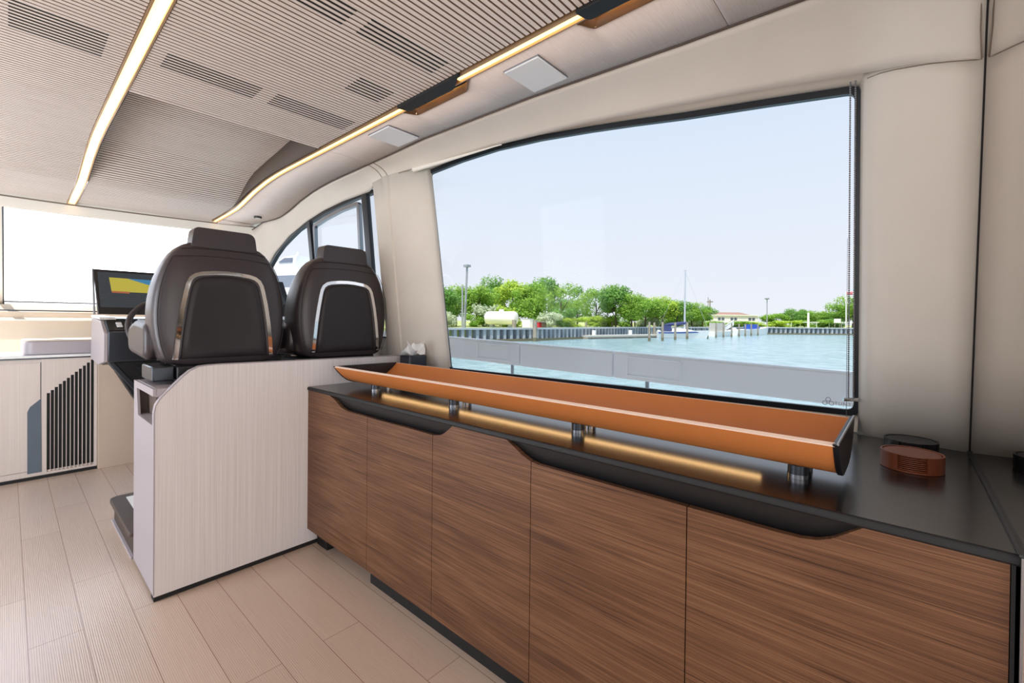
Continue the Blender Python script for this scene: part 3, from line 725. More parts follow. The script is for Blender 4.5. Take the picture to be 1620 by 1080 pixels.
# pale edge banding round the curved corner
edge = [(.441, .03), (.441, .865)] + arc[::-1][1:] + [(.645, 1.0665), (.70, 1.068), (XR, 1.056)]
mb = MB(); mb.loft([[(p[0]-nx*t1, yv, p[1]-nz*t1) for yv, t1 in ((2.5435, -.0015), (2.577, -.0015), (2.577, .003), (2.5435, .003))] for p, nx, nz in
    [(edge[i], *(lambda d: (-(-d[1]), -(d[0])))((Vector(edge[min(i+1, len(edge)-1)])-Vector(edge[max(i-1, 0)])).normalized())) for i in range(len(edge))]])
mb.obj('edge_band', 'module_side', md_)
MB().box(.4525, XR, 2.576, 3.02, .022, .80).box(.50, XR, 2.576, 3.02, .80, .93).obj('body', 'module_side', md_)
MB().box(.441, XR, 2.5455, 2.60, .0, .022).obj('kick_strip', 'matte_black', md_)
MB().box(.455, .50, 2.60, 3.02, .0, .022).obj('side_kick', 'matte_black', md_)
# left end panel with cut-out handle
ep = MB(); y0, y1 = 2.576, 3.04; zt = .968
ep.box(.441, .452, y0, y1, .022, .80); ep.box(.441, .452, y0, y1, .935, zt); ep.box(.441, .452, 2.98, y1, .80, .935)
ep.prism([(2.93, .80), (2.98, .80), (2.98, .935), (2.965, .935)], 'x', .441, .452)
ep.obj('end_panel', 'module_side', md_, smooth=0)
MB().box(.488, .4995, 2.58, 2.978, .8005, .9295).box(.4525, .4995, 2.979, 3.038, .8005, .9295).box(.4525, .4995, 2.577, 2.581, .8005, .9295).obj('handle_pocket', 'taupe', md_)
MB().box(.4525, XR, 2.576, 3.04, .93, .968).obj('deck', 'module_side', md_, bevel=.004)
# step in front
st = thing('wooden_step', (.72, 3.42, 0), 'low grey wooden step with white inset beyond the helm seat cabinet', 'step')
MB().box(.45, 1.7, 3.10, 3.75, .0, .125).obj('riser', 'bronze_dark', st)
MB().prism(rounded([(.425, 3.07), (1.7, 3.07), (1.7, 3.78), (.425, 3.78)], [.02, .02, .02, .06], 5), 'z', .125, .150).obj('tread', 'taupe', st, bevel=.006)
MB().box(.50, 1.65, 3.14, 3.70, .150, .153).obj('inset', 'white', st)
MB().box(.438, 1.7, 3.085, 3.765, .0, .012).obj('toe_strip', 'module_side', st)

# ---------------------------------------------------------------- helm seats
ZR = [1.062, 1.075, 1.10, 1.15, 1.21, 1.27, 1.33, 1.39, 1.45, 1.50, 1.55, 1.59, 1.625, 1.655, 1.675, 1.688]
WR = [.235, .262, .278, .293, .304, .310, .311, .307, .298, .286, .270, .252, .232, .208, .182, .150]
DR = [.20, .23, .25, .26, .265, .27, .27, .265, .255, .24, .22, .20, .18, .155, .13, .10]
def yback(z): return interp(z, [1.06, 1.12, 1.4, 1.55, 1.69], [.012, 0, 0, .006, .030])
def wz(z): return interp(z, ZR, WR)
def make_seat(cx, label):
    YB = 2.715
    t_ = thing('helm_chair', (cx, YB+.2, .968), label, 'seat', 'brown leather helm seats')
    rings = []
    for z, w_, d_ in zip(ZR, WR, DR):
        yc_ = YB+yback(z)+d_/2; ring = []
        for k in range(48):
            a_ = 2*math.pi*k/48; c_, s_ = math.cos(a_), math.sin(a_); n_ = 5.5
            ring.append((cx+w_*math.copysign(abs(c_)**(2/n_), c_), yc_+d_/2*math.copysign(abs(s_)**(2/n_), s_), z))
        rings.append(ring)
    MB().loft(rings).obj('back_shell', 'seat', t_, smooth=60)
    pad = rounded([(cx-.155, 1.662), (cx+.155, 1.662), (cx+.142, 1.768), (cx-.142, 1.768)], [.005, .005, .045, .03], 6)
    MB().prism(pad, 'y', YB+.022, YB+.125).obj('headrest', 'seat', t_, bevel=.014, seg=3)
    # chrome u-trim
    path = [(-.222, 1.088), (-.215, 1.18), (-.205, 1.28), (-.192, 1.37), (-.178, 1.445), (-.170, 1.478), (-.158, 1.502), (-.138, 1.518), (-.11, 1.527), (-.05, 1.535), (0, 1.537)]
    path = path + [(-a_, b_) for a_, b_ in path[::-1][1:]]
    rings = []
    for i, p in enumerate(path):
        d_ = (Vector(path[min(i+1, len(path)-1)])-Vector(path[max(i-1, 0)])).normalized(); n_ = Vector((-d_.y, d_.x))
        ring = []
        for a_, dd in ((-.0125, .006), (-.010, -.007), (.010, -.007), (.0125, .006)):
            q = Vector(p)+n_*a_; ring.append((cx+q.x, YB+yback(q.y)+dd, q.y))
        rings.append(ring)
    MB().loft(rings).obj('chrome_trim', 'chrome', t_, smooth=30)
    inner = [(a_*.915, b_ if b_ < 1.2 else b_-.016) for a_, b_ in path]
    mb = MB(); n_ = len(inner); lay = []
    for f_, dd in ((0, .004), (.004, -.005), (.012, -.010), (.030, -.0105), (.052, -.007)):
        pp_ = offset_poly(inner, f_) if f_ else inner
        lay.append([(cx+a_, YB+yback(b_)+dd, b_) for a_, b_ in pp_])
    mb.loft(lay, False); mb.add(lay[-1], [tuple(range(n_))])
    mb.obj('back_panel', 'seat_panel', t_, smooth=60)
    for zl, zm in ((1.607, 1.622), (1.650, 1.660)):
        w_ = wz(zl)*.93; pts_ = [(cx+w_*s_, YB+yback(zm)-.0005+.006*abs(s_)**6, zl+(zm-zl)*(1-s_*s_)) for s_ in rng(-1, 1, 24)]
        MB().tube(pts_, .0018, 6).obj('seam', 'seam', t_)
    for s_ in (-1, 1):
        pts_ = [(cx+s_*wz(z)*.945, YB+yback(z)+.006, z) for z in rng(1.09, 1.607, 24)]
        MB().tube(pts_, .0018, 6).obj('seam', 'seam', t_)
    # front of the seat
    MB().box(cx-.255, cx+.255, YB+.20, YB+.66, 1.06, 1.17).obj('seat_cushion', 'seat', t_, bevel=.035, seg=4)
    for s_ in (-1, 1):
        x0, x1 = sorted((cx+s_*.235, cx+s_*.325))
        MB().prism(rounded([(YB+.12, 1.075), (YB+.60, 1.10), (YB+.60, 1.25), (YB+.42, 1.285), (YB+.12, 1.27)], .08, 6), 'x', x0, x1).obj('side_bolster', 'seat', t_, bevel=.032, seg=4)
        MB().box(x0+.03 if s_ < 0 else x0+.02, x1-.02 if s_ < 0 else x1-.03, YB+.44, YB+.50, 1.272, 1.286).obj('bolster_buckle', 'steel', t_, bevel=.003)
    # pedestal
    MB().box(cx-.22, cx+.22, YB+.04, YB+.26, .969, 1.066).obj('pedestal', 'black', t_, bevel=.01)
    MB().box(cx-.315, cx-.225, YB+.0, YB+.25, .985, 1.058).obj('slide_housing', 'gunmetal', t_, bevel=.008)
    MB().box(cx-.222, cx+.10, YB-.03, YB+.04, .985, 1.055).obj('hinge_cover', 'black', t_, bevel=.006)
    return t_
s1 = make_seat(.775, 'left dark brown leather helm seat, larger in the photo')
s2 = copy_tree(s1); s2.location.x = 1.462
s2['label'] = 'right dark brown leather helm seat, beside the side window column'

# ---------------------------------------------------------------- sideboard
XF = 1.135; ZT = .912
sb = thing('sideboard', (1.55, 1.2, 0), 'long walnut fronted sideboard under the big window', 'cabinet')
doors = [(2.545, 1.9135), (1.9105, 1.4215), (1.4185, .9115), (.9085, .4055), (.4025, -.143)]
REC = [[(2.295, .8915), (2.245, .880), (2.205, .862), (2.168, .845), (2.13, .838), (2.09, .835), (1.44, .835), (1.40, .837), (1.37, .845), (1.345, .857), (1.30, .8915)],
       [(1.02, .8915), (.985, .873), (.95, .853), (.915, .840), (.88, .835), (.20, .835), (.16, .8362), (.13, .842), (.106, .853), (.055, .8915)]]
def notch_z(y):
    for r in REC:
        if r[-1][0] < y < r[0][0]: return interp(-y, [-p[0] for p in r], [p[1] for p in r])
    return .8915
for ya, yb in doors:
    ys_ = sorted(set([ya, yb] + [p[0] for r in REC for p in r if yb < p[0] < ya] + [y for y in rng(yb, ya, 24)]))
    poly = [(ya, .10), (yb, .10)] + [(y, notch_z(y)) for y in ys_]
    MB().prism(poly, 'x', XF, XF+.018).obj('door', 'walnut', sb, smooth=0)
MB().box(XF+.0185, 1.70, -.150, 2.54, .10, .83).obj('carcass', 'matte_black', sb)
for r in REC:
    mb = MB(); ya, yb = r[0][0]+.02, r[-1][0]-.02
    mb.prism([(XF+.030, .82), (XF+.012, .8915), (XF+.06, .8915), (XF+.06, .82)], 'y', yb, ya); mb.obj('handle_recess', 'black', sb)
MB().box(XF+.05, 1.70, -.150, 2.54, .83, .8915).obj('top_rail', 'matte_black', sb)
MB().box(1.186, 1.65, -.15, 1.958, 0, .10).obj('plinth', 'matte_black', sb)
MB().box(1.186, 1.26, 2.41, 2.53, 0, .10).obj('leg', 'matte_black', sb)
MB().box(XF+.002, XF+.02, -.150, -.1445, .10, .8915).obj('end_gap', 'matte_black', sb)
wt = MB(); wt.grid([[(XF-.004, y, ZT) for y in rng(-.156, 2.542, 12)], [(XW(y, .91)-.06, y, ZT) for y in rng(-.156, 2.542, 12)]])
wtp = [(XF+.002, -.156), (XF+.002, 2.542), (XW(2.54, .91)-.10, 2.542), (XW(1.2, .91)-.06, 1.2), (XW(.1, .91)-.085, .10), (XW(-.156, .91)-.138, -.156)]
wto = MB().prism(wtp, 'z', .8922, ZT).obj('worktop', 'counter', smooth=0); tag(wto, 'satin black worktop running along the top of the walnut sideboard', 'worktop')

MB().prism([(XF-.006, .8965), (XF-.003, .8925), (XF+.0019, .8922), (XF+.0019, ZT), (XF-.003, ZT-.0015), (XF-.006, ZT-.006)], 'y', -.156, 2.542).obj('front_edge', 'matte_black', wto)
# tray
TY0, TY1 = .10, 2.35
tp_out = [(1.187, 1.033), (1.205, 1.012), (1.232, .984), (1.262, .962), (1.292, .949), (1.325, .944), (1.43, .944), (1.475, .950), (1.515, .966), (1.55, .990), (1.575, 1.014), (1.592, 1.030)]
tp_in = [(1.583, 1.034), (1.567, 1.018), (1.543, .997), (1.510, .974), (1.472, .958), (1.43, .9515), (1.325, .9515), (1.296, .956), (1.267, .969), (1.238, .990), (1.211, 1.018), (1.193, 1.0385)]
ty = thing('leather_tray', (1.385, 1.22, ZT), 'long orange leather tray on short black feet along the worktop', 'tray')
MB().prism(tp_out+tp_in, 'y', TY0+.012, TY1-.012).obj('trough', 'orange', ty, smooth=45)
for a_, b_ in (((1.1855, 1.0335), (1.194, 1.0395)), ((1.592, 1.030), (1.583, 1.034))):
    p0, p1 = Vector(a_), Vector(b_); dn = Vector((0, .0018))
    MB().prism([tuple(p0), tuple(p1), tuple(p1+dn), tuple(p0+dn)], 'y', TY0+.008, TY1-.008).obj('rim_edge', 'rim_highlight', ty)  # highlight along the tray rim put into the colour as a pale strip
cap = tp_out + [(1.592, 1.040), (1.187, 1.042)]
capr = [(1.181, 1.040)] + [(a_, b_-.004) for a_, b_ in tp_out[1:-1]] + [(1.597, 1.038)]
for ya, yb in ((TY0, TY0+.012), (TY1-.012, TY1)):
    MB().prism(capr, 'y', ya, yb).obj('end_cap', 'black_leather', ty, bevel=.002)
MB().tube([(1.182, TY0+.002, 1.0405), (1.596, TY0+.002, 1.0385)], .0026, 8).obj('cap_edge', 'steel', ty)
M['underlight'] = mat('under_tray_led', (255, 220, 160), .5, emit=(1, .62, .26), es=7)
MB().box(1.343, 1.360, .285, 2.12, .9415, .9438).obj('under_light', 'underlight', ty)
for y in (.195, .852, 1.508, 2.152):
    for x, r in ((1.325, .023), (1.405, .020)):
        f_ = MB().cyl((x, y, ZT+.010), (x, y, .9445), r, r, 28).obj('foot', 'gunmetal', ty)
        MB().cyl((x, y, ZT+.0002), (x, y, ZT+.010), r+.001, r+.001, 28).obj('foot_ring', 'steel', f_)

# coaster sets
def coaster_set(cx, cy, r, h, mt, label, a0):
    t_ = thing('coaster_set', (cx, cy, ZT), label, 'coasters', None)
    MB().cyl((cx, cy, ZT+.0003), (cx, cy, ZT+.005), r, r, 48).obj('holder_base', mt, t_, bevel=.001)
    # holder wall with a front opening
    gap = math.radians(27); th = .0045; rows = []
    for i in range(49):
        a_ = a0+gap+(2*math.pi-2*gap)*i/48; c_, s_ = math.cos(a_), math.sin(a_)
        rows.append([(cx+(r)*c_, cy+(r)*s_, ZT+.004), (cx+(r)*c_, cy+(r)*s_, ZT+h), (cx+(r-th)*c_, cy+(r-th)*s_, ZT+h), (cx+(r-th)*c_, cy+(r-th)*s_, ZT+.004)])
    MB().loft(rows).obj('holder_wall', mt, t_, smooth=50)
    n = 8; hh = (h-.005)/n
    for i in range(n):
        z_ = ZT+.0052+i*hh; MB().cyl((cx, cy, z_), (cx, cy, z_+hh*.66), r-.0065, r-.0065, 40).obj('coaster', mt, t_, bevel=.0008)
    return t_
coaster_set(1.62, -.022, .066, .045, 'brown_leather', 'round brown leather coaster set in its holder, near right end of worktop', math.radians(181))
coaster_set(1.815, -.022, .063, .041, 'black_leather', 'round black leather coaster set behind the brown one', math.radians(181))

# tissue box
tb = thing('tissue_box', (1.77, 2.42, ZT), 'navy leather tissue box with a white tissue beside the seat cabinet', 'tissue box')
MB().box(1.70, 1.835, 2.36, 2.48, ZT+.0003, 1.068).obj('box', 'navy_leather', tb, bevel=.012, seg=3)
mb = MB(); rr = random.Random(3); rows = []
for k in range(7):
    t_ = k/6; ring = []
    for i in range(28):
        a_ = 2*math.pi*i/28; rad = (.012+.060*t_**.8)*(1+.38*math.sin(3*a_+1.0+t_)*t_+.22*math.sin(7*a_)*t_)
        ring.append((1.765+rad*math.cos(a_), 2.42+rad*math.sin(a_)*.7, 1.064+.052*t_*(1+.75*math.sin(2*a_+.6)*t_+.35*math.sin(5*a_+2)*t_)))
    rows.append(ring)
mb.loft(rows, False); mb.obj('tissue', 'tissue', tb, smooth=25)

# blind chain
bc = thing('blind_chain', (1.93, .14, .97), 'beaded metal blind chain hanging at the right edge of the big window', 'blind chain')
zt, zbm = 2.118, 1.035
for dy_ in (-.004, .010):
    mb = MB(); n = 150
    for i in range(n):
        z = zt+(zbm-zt)*i/(n-1); y = .135+dy_
        mb.sphere((XW(y, z)-.045, y, z), .0033, 6, 5)
    mb.tube([(XW(.135+dy_, z)-.045, .135+dy_, z) for z in (zt, zbm)], .0009, 5)
    mb.obj('bead_strand', 'steel', bc)
pb = Vector((XW(.14, 1.028)-.045, .138, 1.028))
MB().tube([pb+Vector((-.006, .022, 0)), pb+Vector((.022, -.018, 0))], .007, 12).obj('tensioner', 'chrome', bc)
MB().tube([(XW(.15, z)-.05, .15, z) for z in (1.60, .955)], .0009, 5).obj('guide_cord', 'steel', bc)
MB().cyl((XW(.15, .95)-.05, .15, .940), (XW(.15, .95)-.05, .15, .958), .006, .004, 12).obj('cord_anchor', 'white', bc)

# ================================================================= outdoors
WZ = -1.2
def wpt(px, py): return onz(px, py, WZ)
wa = MB().box(2.6, 900, -500, 900, WZ-.3, WZ).obj('harbour_water', 'water', base=(100, 50, WZ-.3), smooth=0); tag(wa, 'rippled pale blue harbour water beyond the window', 'water', kind='stuff')
fdk = MB().loft([[(-w_, y, .9), (w_, y, .9), (w_, y, z_), (0, y, z_+.06), (-w_, y, z_)] for y, w_, z_ in ((6.32, 1.75, 1.36), (8, 1.9, 1.40), (10, 1.7, 1.38), (13, 1.0, 1.36), (15, .1, 1.36))])
tag(fdk.obj('foredeck', 'white', base=(0, 9, .9)), 'sunlit white foredeck seen through the windscreen', 'deck')
# boat's own bulwark
def bw(y): return 3.2-.06*(y-.2)
def bzt(y): return interp(y, [-1, .2, 3.5, 6], [.985, 1.02, 1.125, 1.20])
def bzb(y): return interp(y, [-1, .2, 3.5, 6], [.79, .825, .918, .99])
bk = thing('bulwark_rail', (3.1, 2, .8), "white padded bulwark of the boat's own side deck outside the window", 'bulwark')
BJ = [(5.9, 2.603), (2.591, 1.697), (1.683, -1.2)]
M['bulwark'] = mat('bulwark_grey_white', (244, 240, 240), .4)
for ya, yb in BJ:
    sec = lambda y: [(bw(y), y, bzb(y)), (bw(y)+.05, y, bzb(y)), (bw(y)+.05, y, bzt(y)-.008), (bw(y)+.035, y, bzt(y)), (bw(y)+.008, y, bzt(y)), (bw(y), y, bzt(y)-.01)]
    MB().loft([sec(y) for y in rng(ya, yb, 12)]).obj('panel', 'bulwark', bk, bevel=.004)
    MB().loft([[(bw(y)-.004, y, bzt(y)-.004), (bw(y)+.056, y, bzt(y)-.004), (bw(y)+.056, y, bzt(y)+.006), (bw(y)-.004, y, bzt(y)+.006)] for y in rng(ya, yb, 12)]).obj('cap_rail', 'white', bk, bevel=.003)
for ya, yb in ((3.11, 2.72), (1.57, 1.175)):
    c = []
    for y, t_ in ((ya, .16), (yb, .16), (yb, .86), (ya, .86)): c.append((y, t_))
    c = rounded(c, .03, 4); pts_ = [(bw(y)-.001, y, bzb(y)+(bzt(y)-bzb(y))*t_) for y, t_ in c]; pts_.append(pts_[0])
    MB().tube(pts_, .005, 6).obj('panel_outline', 'white', bk)
for y in (2.697, 1.427):
    MB().cyl((bw(y)+.025, y, .3), (bw(y)+.025, y, bzb(y)+.02), .016, .016, 12).obj('post', 'steel', bk)
MB().box(2.95, 3.5, -2, 6, .25, .30).obj('side_deck', 'white', bk)
# sea wall: three runs of corrugated sheet piling with a concrete cap
ZL = .35
A0 = wpt(640, 543.5); A1 = wpt(849, 539.0); A2 = wpt(921, 534.6); A3 = wpt(1030, 531.0); A4 = wpt(1212, 528.6); A5 = wpt(1420, 530.6); A5 = A4+(A5-A4)*2.4
def pile_wall(name, a, b, label, per=.95, dep=.62):
    a = Vector(a); b = Vector(b); d_ = (b-a); Ln = d_.length; d_.normalize(); nrm = Vector((d_.y, -d_.x, 0))
    if nrm.dot(EYE-a) < 0: nrm = -nrm
    t_ = thing(name, (a+b)/2, label, 'sea wall', None)
    prof = []; s_ = 0
    while s_ < Ln:
        for f_, o_ in ((0, 0), (.38, 0), (.5, -dep), (.88, -dep)): prof.append(a+d_*(s_+f_*per)+nrm*o_)
        s_ += per
    MB().grid([[Vector((p.x, p.y, WZ+.002)) for p in prof], [Vector((p.x, p.y, ZL)) for p in prof]]).obj('sheet_piling', 'sheet', t_, smooth=0, solid=.05)
    c0, c1 = a, b
    sec = lambda p: [p+nrm*.14+Vector((0, 0, ZL-WZ-.12)), p-nrm*.6+Vector((0, 0, ZL-WZ-.12)), p-nrm*.6+Vector((0, 0, ZL-WZ+.10)), p+nrm*.14+Vector((0, 0, ZL-WZ+.10))]
    MB().loft([sec(c0), sec(c1)]).obj('cap_beam', 'cap', t_)
    M.setdefault('tide', mat('tide_stain', (112, 108, 84), .8))
    sec2 = lambda p: [p+nrm*.10+Vector((0, 0, .002)), p-nrm*.4+Vector((0, 0, .002)), p-nrm*.4+Vector((0, 0, .30)), p+nrm*.10+Vector((0, 0, .30))]
    MB().loft([sec2(c0), sec2(c1)]).obj('waler', 'tide', t_)
pile_wall('sea_wall', A0, A1, 'nearest run of sheet pile sea wall, at left of window below the tank')
pile_wall('sea_wall', A1, A3, 'middle run of sheet pile sea wall receding behind the floating dock')
pile_wall('sea_wall', A3, A4, 'run of sea wall behind the moored boats')
pile_wall('sea_wall', A4, A5, 'far run of sea wall on the right below the lawn', 1.1)
# land
land = [A0, A1, A3, A4, A5, Vector((420, -170, 0)), Vector((600, 500, 0)), Vector((100, 600, 0)), Vector((10, 300, 0))]
lg = MB().prism([(p.x+(.9 if i < 5 else 0), p.y+(.9 if 0 < i < 3 else 0)) for i, p in enumerate(land)], 'z', WZ+.01, ZL-.02).obj('lawn_ground', 'grass', smooth=0); struct(lg); tag(lg, 'grassy land behind the sea wall', 'ground')

def ground(px, py, z=ZL): return onz(px, py, z)
def dpt(p): return (Vector(p)-EYE).dot(FW)
# pilings in the water
PIL = [(813, 506, 538.5, .30, 'thick timber piling standing left of the white utility box'), (846, 506, 540, .30, 'thick timber piling right of the white utility box'),
       (927, 508, 531, .22, 'piling at left end of the floating dock'), (968, 509, 530.5, .2, 'second piling along the floating dock'), (1004, 509, 530, .2, 'third piling along the floating dock'),
       (1027, 509, 539.5, .16, 'green stained piling standing free in the water left of the sailboat'),
       (1035, 510, 533.5, .2, "slim piling just left of the sailboat's stern"), (1048, 509, 539, .17, "piling in front of the sailboat's stern"), (1068, 510, 537.5, .17, "piling in front of the sailboat's navy sail cover"),
       (1087, 510, 536, .17, "piling in front of the sailboat's bow half"), (1119, 529, 535.5, .15, "short stub piling off the sailboat's bow"), (1132.6, 511, 534, .14, 'piling in front of the covered boat'),
       (1144.4, 510, 533.5, .14, 'piling in front of the white gangway'), (1157.3, 511, 533, .14, 'piling at the top of the white gangway'), (1169, 512, 532.5, .14, 'piling at the stern of the blue covered motorboat'),
       (1179, 512, 531.5, .14, "piling left of the motorboat's blue cover"), (1188.3, 511, 531, .14, "piling in front of the motorboat's blue cover"), (1199, 512, 530.5, .14, "piling in front of the motorboat's bow")]
for px, ty_, by_, r, lb in PIL:
    b_ = wpt(px, by_); d_ = dpt(b_); tp = P(px, ty_, d_)
    t_ = thing('mooring_piling', b_, lb, 'piling', 'mooring pilings in the harbour')
    MB().cyl(b_+Vector((0, 0, .002)), Vector((b_.x, b_.y, tp.z)), r, r*.92, 12).obj('post', 'pile', t_)
    MB().cyl(b_+Vector((0, 0, .002)), b_+Vector((0, 0, .45)), r*1.02, r*1.01, 12).obj('tide_band', 'tide', t_)
# floating dock
p0, p1 = wpt(918, 535.6), wpt(1046, 533.0)
fd = thing('floating_dock', (p0+p1)/2, 'low white floating dock running toward the sailboat', 'dock')
d_ = (p1-p0).normalized(); n_ = Vector((-d_.y, d_.x, 0))
if n_.dot(EYE-p0) < 0: n_ = -n_
MB().loft([[p+Vector((0, 0, .25)), p+n_*1.6+Vector((0, 0, .25)), p+n_*1.6+Vector((0, 0, .52)), p+Vector((0, 0, .52))] for p in (p0, p1)]).obj('deck', 'dock', fd)
MB().loft([[p+n_*.1+Vector((0, 0, .002)), p+n_*1.5+Vector((0, 0, .002)), p+n_*1.5+Vector((0, 0, .25)), p+n_*.1+Vector((0, 0, .25))] for p in (p0, p1)]).obj('float', 'pile', fd)
for k in (.12, .55, .93):
    q = p0+(p1-p0)*k+n_*.5+Vector((0, 0, .52)); MB().box(q.x-.2, q.x+.2, q.y-.2, q.y+.2, q.z, q.z+.7).obj('dock_box', 'white', fd)
# boats: local frame with u = along the hull toward the bow
def hull(p_st, p_bow, beam, free, parent, mt='white', flare=.25):
    u_ = (p_bow-p_st); Lh = u_.length; u_.normalize(); n_ = Vector((-u_.y, u_.x, 0)); rings = []
    for t_ in rng(0, 1, 15):
        w_ = beam/2*(1-max(0, (t_-.45)/.55)**2.2)*(.86+.14*min(1, t_*4)); z1 = free*(1+flare*t_*t_); ov = .06*Lh*max(0, t_-.6)/.4
        c = p_st+u_*(Lh*t_)
        rings.append([c-n_*w_*.72+Vector((0, 0, .002)), c-n_*w_+Vector((0, 0, z1))+u_*ov, c+n_*w_+Vector((0, 0, z1))+u_*ov, c+n_*w_*.72+Vector((0, 0, .002))])
    MB().loft(rings).obj('hull', mt, parent, smooth=40)
    return u_, n_, Lh
p_s, p_b = wpt(1039, 534.2), wpt(1118, 535.6)
sbt = thing('sailboat', (p_s+p_b)/2, 'white sailboat with a tall mast and navy sail cover moored by the dock', 'sailboat')
u_, n_, Lh = hull(p_s, p_b, 2.6, 1.05, sbt)
if n_.dot(EYE-p_s) < 0: n_ = -n_
def loc(t_, s_, z_): return p_s+u_*(Lh*t_)+n_*s_+Vector((0, 0, z_))
MB().loft([[loc(t_, 1.3*(1-max(0, (t_-.45)/.55)**2.2)*(.86+.14*min(1, t_*4))+.03, 1.05*(1+.25*t_*t_)-zz) for zz in (.10, .30)]+[loc(t_, 1.3*(1-max(0, (t_-.45)/.55)**2.2)*(.86+.14*min(1, t_*4))-.05, 1.05*(1+.25*t_*t_)-zz) for zz in (.30, .10)] for t_ in rng(.02, .93, 14)]).obj('hull_stripe', 'stripe', sbt)
MB().loft([[loc(t_, -s_, 1.0), loc(t_, s_, 1.0), loc(t_, s_*.8, 1.0+h_), loc(t_, -s_*.8, 1.0+h_)] for t_, s_, h_ in ((.30, .8, .55), (.45, .9, .62), (.62, .7, .42), (.74, .4, .22))]).obj('cabin', 'white', sbt)
MB().tube([loc(t_, 0, z_) for t_, z_ in ((.16, 2.05), (.30, 2.2), (.50, 2.35), (.60, 2.45))], [.20, .28, .28, .20], 10).obj('sail_cover', 'navy', sbt)
MB().loft([[loc(t_, -.8, 1.1), loc(t_, .8, 1.1), loc(t_, .7, 2.0), loc(t_, -.7, 2.0)] for t_ in (.10, .28)]).obj('spray_hood', 'navy', sbt)
mtop = P(1083, 427, dpt(loc(.56, 0, 1)))
mb_ = loc(.56, 0, 1.2); mtop = Vector((mb_.x, mb_.y, mtop.z))
MB().tube([mb_, mtop], [.15, .11], 10).obj('mast', 'mast', sbt)
MB().tube([mtop-u_*.35+Vector((0, 0, -.05)), mtop+u_*.2+Vector((0, 0, -.05))], .03, 6).obj('masthead', 'mast', sbt)
MB().tube([mtop+Vector((0, 0, -.3)), loc(1.03, 0, 1.4)], .018, 5).obj('forestay', 'mast', sbt)
MB().tube([mtop+Vector((0, 0, -.3)), loc(.0, 0, 1.2)], .012, 5).obj('backstay', 'mast', sbt)
for t_ in (.68, .82, .94): MB().tube([loc(t_, .75-.6*(t_-.6), 1.15), loc(t_, .75-.6*(t_-.6), 1.95)], .02, 5).obj('stanchion', 'mast', sbt)
p_s, p_b = wpt(1160, 530.3), wpt(1213, 529.6)
mbt = thing('motorboat', (p_s+p_b)/2, 'white motorboat with a bright blue cover, bow pointing right', 'motorboat')
u_, n_, Lh = hull(p_s, p_b, 2.6, 1.15, mbt, 'white', .5)
def loc(t_, s_, z_): return p_s+u_*(Lh*t_)+n_*s_+Vector((0, 0, z_))
MB().loft([[loc(t_, -.8, 1.1), loc(t_, .8, 1.1), loc(t_, .7, 1.1+h_), loc(t_, -.7, 1.1+h_)] for t_, h_ in ((.40, 1.1), (.62, 1.15), (.68, .5))]).obj('console_cover', 'blue', mbt)
MB().sphere(loc(.06, .3, 1.0), .62, 12, 8, 1, 1, .9).obj('outboard_cover', 'white', mbt)
MB().tube([loc(t_, .8-.9*max(0, t_-.6), 1.2+.55*t_) for t_ in (.7, .85, 1.0)], .03, 6).obj('bow_rail', 'mast', mbt)
p_s, p_b = wpt(1126, 532.0), wpt(1158, 531.2)
cbt = thing('covered_boat', (p_s+p_b)/2, 'small white covered boat below the gangway', 'motorboat')
u_, n_, Lh = hull(p_s, p_b, 2.0, .9, cbt)
def loc(t_, s_, z_): return p_s+u_*(Lh*t_)+n_*s_+Vector((0, 0, z_))
MB().loft([[loc(t_, -.8, .9), loc(t_, .8, .9), loc(t_, .7, 2.5), loc(t_, -.7, 2.5)] for t_ in (.05, .45)]).obj('canopy', 'dock', cbt)
for t_ in (.10, .25, .40): MB().tube([loc(t_, .82, .9), loc(t_, .72, 2.5)], .05, 6).obj('canopy_post', 'window_dark', cbt)
# gangway
g0 = P(1138, 526, 90); g1 = P(1157, 513.5, 94)
gw_ = thing('gangway', g0, 'white sloping gangway with handrail behind the pilings', 'gangway')
n_ = Vector((0, 1, 0)).cross((g1-g0).normalized()).normalized()
MB().loft([[p+Vector((0, -.5, -.1)), p+Vector((0, .5, -.1)), p+Vector((0, .5, .08)), p+Vector((0, -.5, .08))] for p in (g0, g1)]).obj('ramp', 'white', gw_)
for s_ in (-.5, .5):
    MB().tube([g0+Vector((0, s_, 1.0)), g1+Vector((0, s_, 1.0))], .06, 6).obj('handrail', 'white', gw_)
MB().loft([[p+Vector((0, -.5, .1)), p+Vector((0, -.46, .1)), p+Vector((0, -.46, .8)), p+Vector((0, -.5, .8))] for p in (g0, g1)]).obj('side_panel', 'white', gw_)

# building far behind
def upright(px, py0, py1, d): a_ = P(px, py0, d); b_ = P(px, py1, d); return Vector((a_.x, a_.y, min(a_.z, b_.z))), abs(a_.z-b_.z)
bd = 150
b0 = P(1128, 511, bd); b1 = P(1199, 511, bd); zt_ = P(1160, 499, bd).z; zr_ = P(1160, 493.5, bd).z
bl = thing('boathouse', (b0+b1)/2, 'long low white building with brown hipped roof far across the lawn', 'building')
u_ = (b1-b0); u_.z = 0; Lh = u_.length; u_.normalize(); n_ = Vector((-u_.y, u_.x, 0))
if n_.dot(EYE-b0) > 0: n_ = -n_
zg = min(b0.z, ZL)
def bq(t_, s_, z_): q = b0+u_*(Lh*t_)+n_*s_; return Vector((q.x, q.y, z_))
MB().loft([[bq(0, 0, zg), bq(1, 0, zg), bq(1, 9, zg), bq(0, 9, zg)], [bq(0, 0, zt_), bq(1, 0, zt_), bq(1, 9, zt_), bq(0, 9, zt_)]]).obj('walls', 'bwall', bl)
